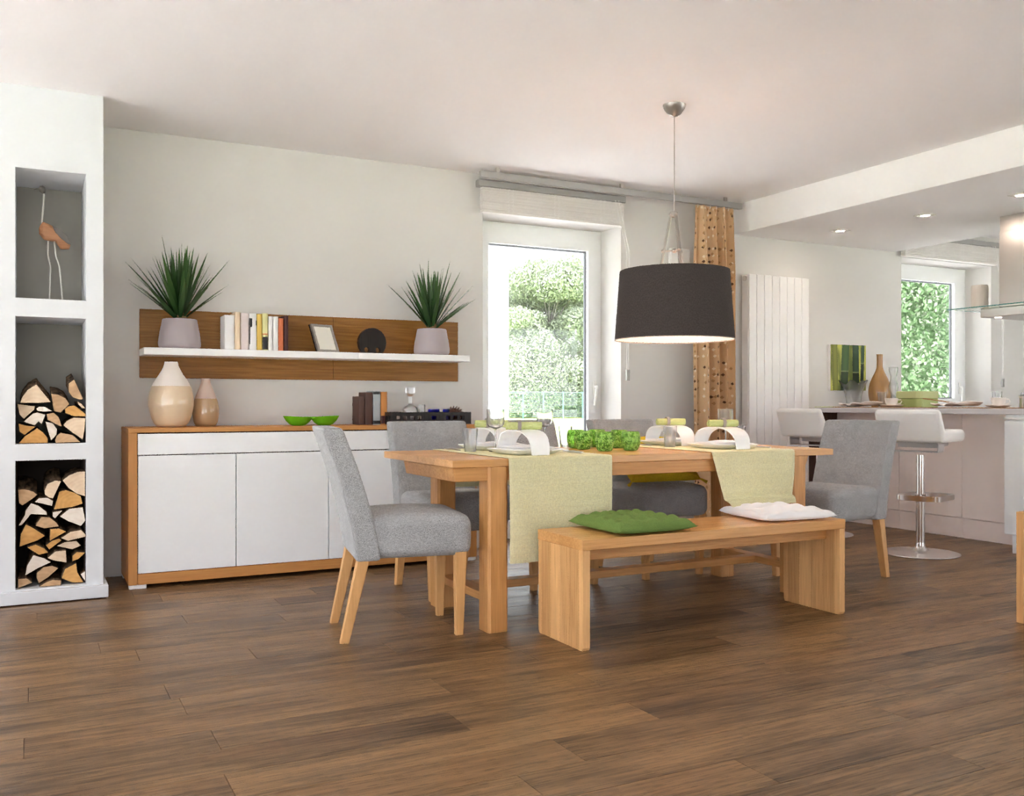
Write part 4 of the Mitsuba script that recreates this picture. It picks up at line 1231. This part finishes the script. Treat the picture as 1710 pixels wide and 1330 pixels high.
put('shade_trim', lathe([(RB - .004, SB - .004), (RB + .0008, SB - .004), (RB + .0008, SB - .0002), (RB - .004, SB - .0002)], 96, True), 'napkin_ring', pl + '__shade', 30, M=LT)
put('spider', cat_([tube([[LX, LY, 1.645], [LX + (RT - .006) * math.cos(a), LY + (RT - .006) * math.sin(a), 1.645]], .003, 6) for a in (.3, 2.4, 4.5)] + [cyl(LX, LY, 1.56, 1.655, .020, 16)]), 'steel', pl)
k = put('bulb', trimesh.creation.icosphere(3, .042).apply_translation([LX, LY, 1.515]), 'lamp_glow', pl, True)
scene[k]['emitter'] = {'type': 'area', 'radiance': rgb(7, 5.0, 3.9)}

# ------------------------------------------------------------------ curtain rail, blind, curtain
cr = thing('curtain_rail', 'long flat grey curtain rail fixed under the ceiling above the patio window', 'curtain rail')
put('rail', cbox(2.612, 4.812, 5.470, 5.505, 2.452, 2.496, .002), 'aluminium', cr)
for x in (2.74, 3.72, 4.66):
    put('bracket', cbox(x - .012, x + .012, 5.478, 5.498, 2.4965, CZ - .0005, .001), 'steel', cr)
bl = thing('window_blind', 'raised pale pleated wooden blind above the patio window', 'blind')


def blind(t, x0, x1, zt, zb, y, cords, cordx, cz):
    put('head_rail', cbox(x0 - .03, x1 + .01, y - .03, y + .03, zt, zt + .048, .004), 'aluminium', t)
    ms = []
    n = int((zt - zb) / .0085)
    R = random.Random(2)
    for i in range(n):
        z = zb + (zt - zb) * (i + .5) / n
        o = R.uniform(-.003, .003)
        ms.append(cbox(x0 + R.uniform(-.002, .002), x1 + R.uniform(-.002, .002), y - .022 + o, y + .022 + o, z - .0034, z + .0034, .0012))
    put('slat_stack', cat_(ms), 'slat_white', t, kind='stuff')
    put('bottom_bar', cbox(x0, x1, y - .024, y + .024, zb - .012, zb - .0005, .003), 'slat_white', t)
    for x in cords:
        put('ladder_cord', cat_([tube([[x + dx_ + .006 * math.sin(k * 2.1), y - .0265, z] for k, z in enumerate(np.linspace(zt, zb - .005, 22))], .0022, 5) for dx_ in (-.016, .016)]), 'cord_white', t)
    xa, xb = cordx
    put('pull_cord', cat_([tube([[xa, y - .034, zt + .01], [xb - .012, y - .040, zt - .35], [xb - .008, y - .040, cz + .03]], .0022, 6), tube([[xa + .03, y - .034, zt + .01], [xb + .012, y - .040, zt - .35], [xb + .006, y - .040, cz + .03]], .0022, 6)]), 'cord_white', t)
    put('cord_weight', cbox(xb - .014, xb + .014, y - .050, y - .028, cz - .045, cz + .035, .003), 'aluminium', t)


blind(bl, 2.690, 3.828, 2.426, 2.268, 5.63, (2.90, 3.26, 3.64), (3.74, 3.845), 1.185)
bl = thing('window_blind', 'raised white pleated blind above the kitchen window', 'blind')
blind(bl, 6.760, 8.01, 2.42, 2.272, 5.63, (7.1, 7.5, 7.85), (7.92, 8.05), 1.17)

nu, nw = 120, 40
u = np.linspace(0, 1, nu)
zz = np.linspace(2.448, .015, nw)
Gc = np.zeros((nu, nw, 3))
for jz, z in enumerate(zz):
    f = (2.448 - z) / 2.43
    x0, x1 = 4.385 + .03 * f, 4.715 + .035 * f
    amp = .022 + .034 * min(1, f * 5)
    ph = u * 2 * PI * 3.6 + .5 * np.sin(u * 9 + f * 1.5)
    Gc[:, jz, 0] = x0 + (x1 - x0) * u + .010 * np.sin(ph * 2 + 1)
    Gc[:, jz, 1] = 5.492 + amp * np.sin(ph) + .006 * np.sin(ph * 2.7 + f * 6) * (1 - f)
    Gc[:, jz, 2] = z
mesh, uv = thick(Gc, .002, np.stack(np.broadcast_arrays(u[:, None] * .95, zz[None, :]), -1))
cu = thing('curtain', 'orange beige curtain with brown and cream diamonds beside the radiator', 'curtain')
put('cloth', mesh, 'curtain_cloth', cu, True, uv=uv)
for k in range(6):
    x = 4.40 + k * .058
    put('hook', tube([[x, 5.488, 2.4515], [x, 5.486, 2.436], [x, 5.492, 2.43]], .003, 5), 'plastic_white', cu)

tb_ = thing('wall_box', 'square white wall box between the patio window and the curtain', 'wall unit')
put('housing', cbox(4.276, 4.462, 5.655, WY - .0005, 2.008, 2.148, .008), 'plastic_white', tb_)
put('lower_flap', cbox(4.284, 4.454, 5.650, 5.6555, 2.014, 2.045, .002), 'plastic_white', tb_)

# ------------------------------------------------------------------ radiator
rd = thing('radiator', 'tall flat white panel radiator on the wall right of the curtain', 'radiator')
ry = 5.592
put('body', cbox(4.985, 5.618, ry + .012, WY - .012, .10, 1.985, .004), 'radiator_white', rd)
for k in range(8):
    xa = 4.985 + k * .0791
    put('panel', cbox(xa + .001, xa + .0781, ry, ry + .0115, .10, 1.987, .003), 'radiator_white', rd)
put('vent_cap', slab(sg.Point(ry + .045, 1.955).buffer(.020), .012, 'x', 4.9725), 'steel', rd, 30)
for x in (5.10, 5.50):
    put('bracket', box(x - .02, x + .02, WY - .0119, WY, .4, .5), 'steel', rd)
put('valve', cat_([cyl(5.04, ry + .05, .0, .10, .009, 10), cyl(5.56, ry + .05, .0, .10, .009, 10)]), 'steel', rd)

# ------------------------------------------------------------------ kitchen bar
KX = 6.0
ct = put('worktop', cbox(5.66, 6.95, 2.2, WY - .0005, .902, .942, .003), 'counter_grey', None, label='long grey bar worktop running to the back wall', cat='worktop')
wp = put('bracket_panel', cbox(5.685, 5.998, 5.655, WY - .0005, 0.0, .9015, .002), 'dark_wood', None, label='dark brown panel carrying the worktop beside the radiator', cat='panel')
ys = [5.655, 5.582, 5.036, 4.487, 4.02]
for k, (a, b) in enumerate(((5.581, 5.6895), (5.036, 5.581), (4.487, 5.036), (3.975, 4.487))):
    lb = ('narrow lilac filler unit next to the back wall under the worktop', 'lilac base cabinet behind the grey chair, under the worktop', 'lilac base cabinet behind the front bar stool, under the worktop', 'lilac base cabinet left of the glossy white unit')[k]
    c = thing('base_cabinet', lb, 'cabinet')
    put('carcass', box(KX + .021, KX + .58, a + .001, b - .001, .142, .9015), 'cabinet_lilac', c)
    put('door', cbox(KX, KX + .0205, a + .0015, b - .0015, .145, .897, .002), 'cabinet_lilac', c)
    put('plinth', box(KX + .012, KX + .58, a + .0005, b - .0005, 0, .1415), 'cabinet_lilac', c)
gl = thing('glossy_unit', 'glossy white kitchen unit at the right edge under the worktop', 'cabinet')
put('carcass', box(5.69, 6.58, 3.2, 3.93, .122, .9015), 'white_gloss', gl)
put('door', cbox(5.668, 5.6895, 3.205, 3.927, .122, .862, .003), 'white_gloss', gl)
put('handle_strip', cbox(5.660, 5.6895, 3.205, 3.927, .868, .884, .002), 'chrome', gl, label='chrome grip strip')
put('plinth', box(5.685, 6.58, 3.2, 3.88, 0, .1215), 'white_gloss', gl)

# bar stools
colm = lathe([(.0, .018), (.055, .020), (.040, .034), (.030, .050), (.0265, .080), (.0265, .36), (.0235, .365), (.0235, .640), (0, .640)], 32)
base = lathe([(0, 0), (.236, 0), (.241, .003), (.238, .007), (.15, .013), (.06, .021), (0, .022)], 64)


def spheres(pts, r):
    ms = []
    for p in pts:
        s = trimesh.creation.icosphere(2, r)
        s.apply_translation(p)
        ms.append(s.vertices)
    return hull(np.vstack(ms))


r_ = .026
sh_ = [spheres([[x, y, z] for x in (-.165, .185) for y in (-.185, .185) for z in (.754, .782)], r_)]
sh_ += [spheres([[-.165, -.185, .756], [-.165, .185, .756], [-.185, -.185, .82], [-.185, .185, .82]], r_), spheres([[-.185, -.185, .82], [-.185, .185, .82], [-.222, -.178, .912], [-.222, .178, .912]], r_)]
M_ = [m3.Manifold(m3.Mesh(np.asarray(q.vertices, np.float32), np.asarray(q.faces, np.uint32))) for q in sh_]
shell = (M_[0] + M_[1] + M_[2]).to_mesh()
shell = trimesh.Trimesh(shell.vert_properties[:, :3], shell.tri_verts)
rr_ = sg.box(-.165, .650, .045, .722).buffer(0)
loop = sg.box(-.150, .662, .040, .710).buffer(.014).difference(sg.box(-.150, .662, .040, .710).buffer(.006))
loop = sg.box(-.150, .676, .150, .716).buffer(.012).difference(sg.box(-.150, .676, .150, .716).buffer(.005))
brk = cat_([slab(loop, .10, 'x', -.14), hull([[x, y, z] for y in (-.13, .13) for x, z in ((-.04, .728), (.15, .728), (.12, .700), (-.04, .690))]), cbox(-.06, .06, -.09, .09, .7165, .7285, .003)])
foot = sg.box(-.03, -.105, .215, .105).buffer(.035).difference(sg.box(-.03, -.105, .215, .105).buffer(.023))
footm = slab(foot, .034, 'z', .345)
collar = cyl(0, 0, .335, .388, .034, 24, c=.003)
ST = [('base', mikit.ply(base, 'chrome', smooth=40)), ('column', mikit.ply(colm, 'chrome', smooth=40)), ('seat_shell', mikit.ply(shell, 'stool_leather', smooth=50)), ('seat_bracket', mikit.ply(brk, 'stool_bracket', smooth=30)), ('footrest', mikit.ply(cat_([footm, collar]), 'chrome', smooth=35))]
for x, y, dg, lb in ((5.145, 4.150, 19, 'white bar stool with chrome base nearest the camera, right of the end chair'), (5.237, 5.110, 4, 'white bar stool by the radiator, half hidden by the grey end chair')):
    t = thing('bar_stool', lb, 'bar stool', None)
    for nm, d in ST:
        share(nm, d, t, place(x, y, 0, dg))

# on the wall and on the worktop
cp = thing('canvas_print', 'small canvas print of green bamboo stems on the wall above the worktop', 'picture')
cb = box(5.932, 6.345, WY - .024, WY - .0005, 1.083, 1.468)
put('canvas', cb, 'white_cushion', cp)
pq = trimesh.Trimesh([[5.932, WY - .0246, 1.083], [6.345, WY - .0246, 1.083], [6.345, WY - .0246, 1.468], [5.932, WY - .0246, 1.468]], [[0, 1, 2], [0, 2, 3]], process=False)
put('print', pq, 'bamboo_print', cp, uv=np.array([[0, 0], [1, 0], [1, 1], [0, 1.0]]), label='bamboo photograph')
CZT = .9425

for x, y, w, d, lb in ((5.865, 5.13, .30, .62, 'brown woven place mat under the left breakfast set on the worktop'), (5.865, 4.28, .30, .62, 'brown woven place mat under the right breakfast set on the worktop')):
    t = thing('place_mat', lb, 'place mat', 'woven place mats')
    for k in range(14):
        xa = x - w / 2 + k * w / 14
        put('reed', cbox(xa + .0008, xa + w / 14 - .0008, y - d / 2, y + d / 2, CZT, CZT + .005, .0015), 'rattan', t)
put('napkin_sheet', cbox(5.70, 5.80, 5.44, 5.62, CZT, CZT + .006, .002), 'napkin_cloth', None, label='folded lime napkin at the left end of the worktop', cat='napkin')
MZ = CZT + .0055


def wavy_plate(L, W, up):
    n, m_ = 25, 15
    U, Vv = np.meshgrid(np.linspace(-1, 1, n), np.linspace(-1, 1, m_), indexing='ij')
    s = np.sqrt(1 - .5 * U ** 2)
    t = np.sqrt(1 - .5 * Vv ** 2)
    X, Y = U * t * W / 2 / .85, Vv * s * L / 2 / .85
    Z = .004 + up * np.clip((np.maximum(np.abs(U), np.abs(Vv)) - .45) / .55, 0, 1) ** 1.6 * (.35 + .65 * (Vv < 0) * 1.0 + .3 * np.sin(Vv * 3 + U)) + .010 * np.sin(Vv * 4.5) ** 2
    return thick(np.stack([X, Y, Z + .004], -1), .006)[0]


WP = mikit.ply(wavy_plate(.32, .22, .022), 'porcelain_warm', smooth=50)
sauc = lathe([(0, 0), (.045, 0), (.07, .006), (.085, .014), (.085, .017), (.068, .010), (.044, .005), (0, .005)], 32)
cupm = cat_([lathe([(0, 0), (.026, 0), (.030, .004), (.044, .030), (.049, .062), (.0465, .062), (.042, .032), (.028, .007), (0, .006)], 32), tube([[-.044, 0, .050], [-.066, 0, .050], [-.072, 0, .036], [-.062, 0, .020], [-.038, 0, .018]], .0042, 8)])
SAU, CUP = mikit.ply(sauc, 'porcelain_warm', smooth=40), mikit.ply(cupm, 'porcelain_warm', smooth=40)
for (x, y, cx, cy, lb) in ((5.85, 5.275, 5.90, 5.020, 'left'), (5.85, 4.42, 5.90, 4.130, 'right')):
    share('breakfast_plate', WP, M=place(x, y, MZ, 0), label=f'wavy pale plate of the {lb} breakfast set on the worktop', cat='plate', group='wavy plates')
    share('saucer', SAU, M=place(cx, cy, MZ), label=f'pale saucer of the {lb} breakfast set', cat='saucer', group='saucers')
    share('coffee_cup', CUP, M=place(cx, cy, MZ + .0055, 130), label=f'pale coffee cup of the {lb} breakfast set', cat='cup', group='coffee cups')
put('wooden_spatula', cbox(-.10, .13, -.018, .018, 0, .006, .002), 'rattan', None, label='flat wooden server resting on the right wavy plate', cat='spatula', M=T().translate([5.87, 4.56, MZ + .042]).rotate([0, 0, 1], 100).rotate([0, 1, 0], -8))

# fluted glass vase
nz, na = 18, 60
fz = np.linspace(0, 1, nz)
aa = np.linspace(0, 2 * PI, na, False)
Fl = np.zeros((na + 1, nz, 3))
for k, z in enumerate(fz):
    r = .052 + .022 * z + .030 * z ** 3
    rr2 = r * (1 + .14 * z ** 3 * np.cos(5 * np.append(aa, 2 * PI)))
    Fl[:, k, 0], Fl[:, k, 1] = rr2 * np.cos(np.append(aa, 2 * PI)), rr2 * np.sin(np.append(aa, 2 * PI))
    Fl[:, k, 2] = .012 + .195 * z + .018 * z ** 3 * np.cos(5 * np.append(aa, 2 * PI))
vg = thick(Fl[::-1], .004)[0]
fb = lathe([(0, 0), (.052, 0), (.054, .004), (.053, .014), (0, .014)], 40)
put('glass_vase', cat_([vg, fb]), 'clear_glass', None, True, label='clear flared glass vase with wavy rim on the worktop, left of the brown bottle', cat='vase', M=place(6.10, 5.575, CZT))
bv = curve([(.0, .0), (.055, .0), (.064, .006), (.082, .06), (.090, .125), (.083, .185), (.060, .250), (.034, .305), (.0245, .345), (.0235, .425), (.026, .445)], 60)
put('bottle_vase', lathe(np.vstack([bv, [[.020, .445], [.019, .36], [0, .36]]]), 44), 'bottle_brown', None, 35, label='tall brown glazed bottle vase with thin neck on the worktop', cat='vase', M=place(6.345, 5.52, CZT))
wz = np.linspace(0, .33, 34)
wp_ = [(.030 + .007 * math.sin(z * 44 + .5) + .006 * (z > .3) * 0, z) for z in wz]
put('wavy_vase', lathe([(0, 0)] + wp_ + [(r - .003, z) for r, z in wp_[::-1][:-1]] + [(0, .008)], 32), 'clear_glass', None, 40, label='tall slim clear glass vase with wavy outline beside the brown bottle', cat='vase', M=place(6.30, 5.34, CZT))
for x, y, h, lb in ((6.12, 5.30, .125, 'short clear glass in front of the brown bottle'), (6.20, 5.24, .10, 'low clear glass beside the wavy vase'), (6.30, 4.42, .12, 'clear glass behind the right coffee cup'), (6.34, 4.22, .11, 'second clear glass behind the right coffee cup')):
    put('kitchen_glass', lathe(tum(.034, h, tp=.85), 24), 'clear_glass', None, 40, label=lb, cat='glass', group='glasses on the worktop', M=place(x, y, CZT))
gb = thing('storage_box', 'pale green oval storage box with folded lid on the worktop before the window', 'box')
def boxring(h, grow, z):
    ps = [(z, -.004), (z + .004, 0), (z + h - .004, 0), (z + h, -.004)]
    pts = []
    for zz_, g in ps:
        pts += [[x, y, zz_] for x, y in rect(-.075, .075, -.075, .075).buffer(.042 + g + grow, 8).exterior.coords]
    return hull(pts)


put('body', boxring(.070, .0, .0), 'box_green', gb, 40, M=place(6.12, 4.965, CZT))
put('lid', boxring(.056, .003, .0705), 'box_lid', gb, 40, M=place(6.12, 4.965, CZT), label='lighter folded upper band')
put('tab', box(-.003, .003, -.1225, -.1205, .085, .115), 'black_wood', gb + '__lid', M=place(6.12, 4.965, CZT).rotate([0, 0, 1], -38))
ptt = thing('saucepan', 'steel saucepan with glass lid at the right edge of the worktop', 'pan')
put('pot', lathe([(0, 0), (.09, 0), (.095, .004), (.095, .085), (.098, .088), (.093, .088), (.092, .006), (0, .005)], 40), 'chrome', ptt, 40, M=place(6.28, 4.125, CZT))
put('lid', lathe([(.096, .089), (.08, .100), (.02, .110), (0, .110), (0, .106), (.02, .106), (.078, .096), (.092, .089)], 40), 'hood_glass', ptt, 40, M=place(6.28, 4.125, CZT))
put('handle', tube([[-.095, -.02, .07], [-.125, -.02, .072], [-.125, .02, .072], [-.095, .02, .07]], .005, 8), 'chrome', ptt, M=place(6.28, 4.125, CZT))

# ------------------------------------------------------------------ extractor hood
hd = thing('extractor_hood', 'steel extractor hood with a thin glass canopy at the right edge', 'extractor hood')
put('chimney_lower', cbox(6.105, 6.40, 3.90, 4.268, 1.66, 2.19, .002), 'steel', hd)
put('chimney_upper', cbox(6.109, 6.396, 3.904, 4.264, 2.19, SZ - .0005, .001), 'steel', hd)
put('glass_canopy', cbox(5.90, 6.55, 3.60, 4.525, 1.648, 1.656, .002), 'hood_glass', hd, label='thin greenish glass canopy')
put('glass_edge', slab(rect(5.896, 6.554, 3.596, 4.529).difference(rect(5.8995, 6.5505, 3.5995, 4.5255)), .007, 'z', 1.6485), 'glass_edge', hd, label='teal edge of the glass')
put('motor_box', cbox(6.02, 6.50, 3.75, 4.355, 1.585, 1.6475, .004), 'steel', hd)
k = put('light', cyl(6.10, 4.27, 1.5805, 1.5845, .022, 20), 'lamp_glow', hd)
scene[k]['emitter'] = {'type': 'area', 'radiance': rgb(3.0, 2.4, 1.9)}
rbs = [(0, 0), (.054, 0), (.057, .004), (.058, .16), (.054, .178), (.048, .178), (.048, .02), (0, .02)]
rm = lathe(rbs, 72)
vv = rm.vertices
an = np.arctan2(vv[:, 1], vv[:, 0])
kf = 1 + .035 * np.sign(np.cos(24 * an + .01)) * ((vv[:, 2] > .02) & (vv[:, 2] < .15))
vv[:, 0] *= kf
vv[:, 1] *= kf
put('ribbed_jar', rm, 'ceramic_ribbed', None, 30, label='beige ribbed ceramic jar standing on the glass canopy of the hood', cat='jar', M=place(6.14, 4.445, 1.6563))

# ------------------------------------------------------------------ recessed spotlights
princ('spot_frame', (.72, .68, .64), .35, True, metallic=.4)
for x, y, lb in ((5.512, 5.169, 'recessed square ceiling spotlight nearest the back wall'), (5.586, 4.466, 'recessed square ceiling spotlight in the middle of the row'), (5.579, 3.750, 'recessed square ceiling spotlight at the right edge of the photograph')):
    t = thing('ceiling_spotlight', lb, 'spotlight', 'recessed spotlights')
    M = T().translate([x, y, SZ - .0125]).rotate([0, 0, 1], 45 * 0)
    put('frame', slab(rect(-.055, .055, -.055, .055).difference(sg.Point(0, 0).buffer(.032)), .006, 'z', .006), 'spot_frame', t, M=M)
    k = put('bulb', lathe([(0, .004), (.026, .005), (.030, .009), (.030, .0115), (0, .0115)], 24), 'lamp_glow', t, M=M)
    scene[k]['emitter'] = {'type': 'area', 'radiance': rgb(15.0, 12.2, 10.0)}
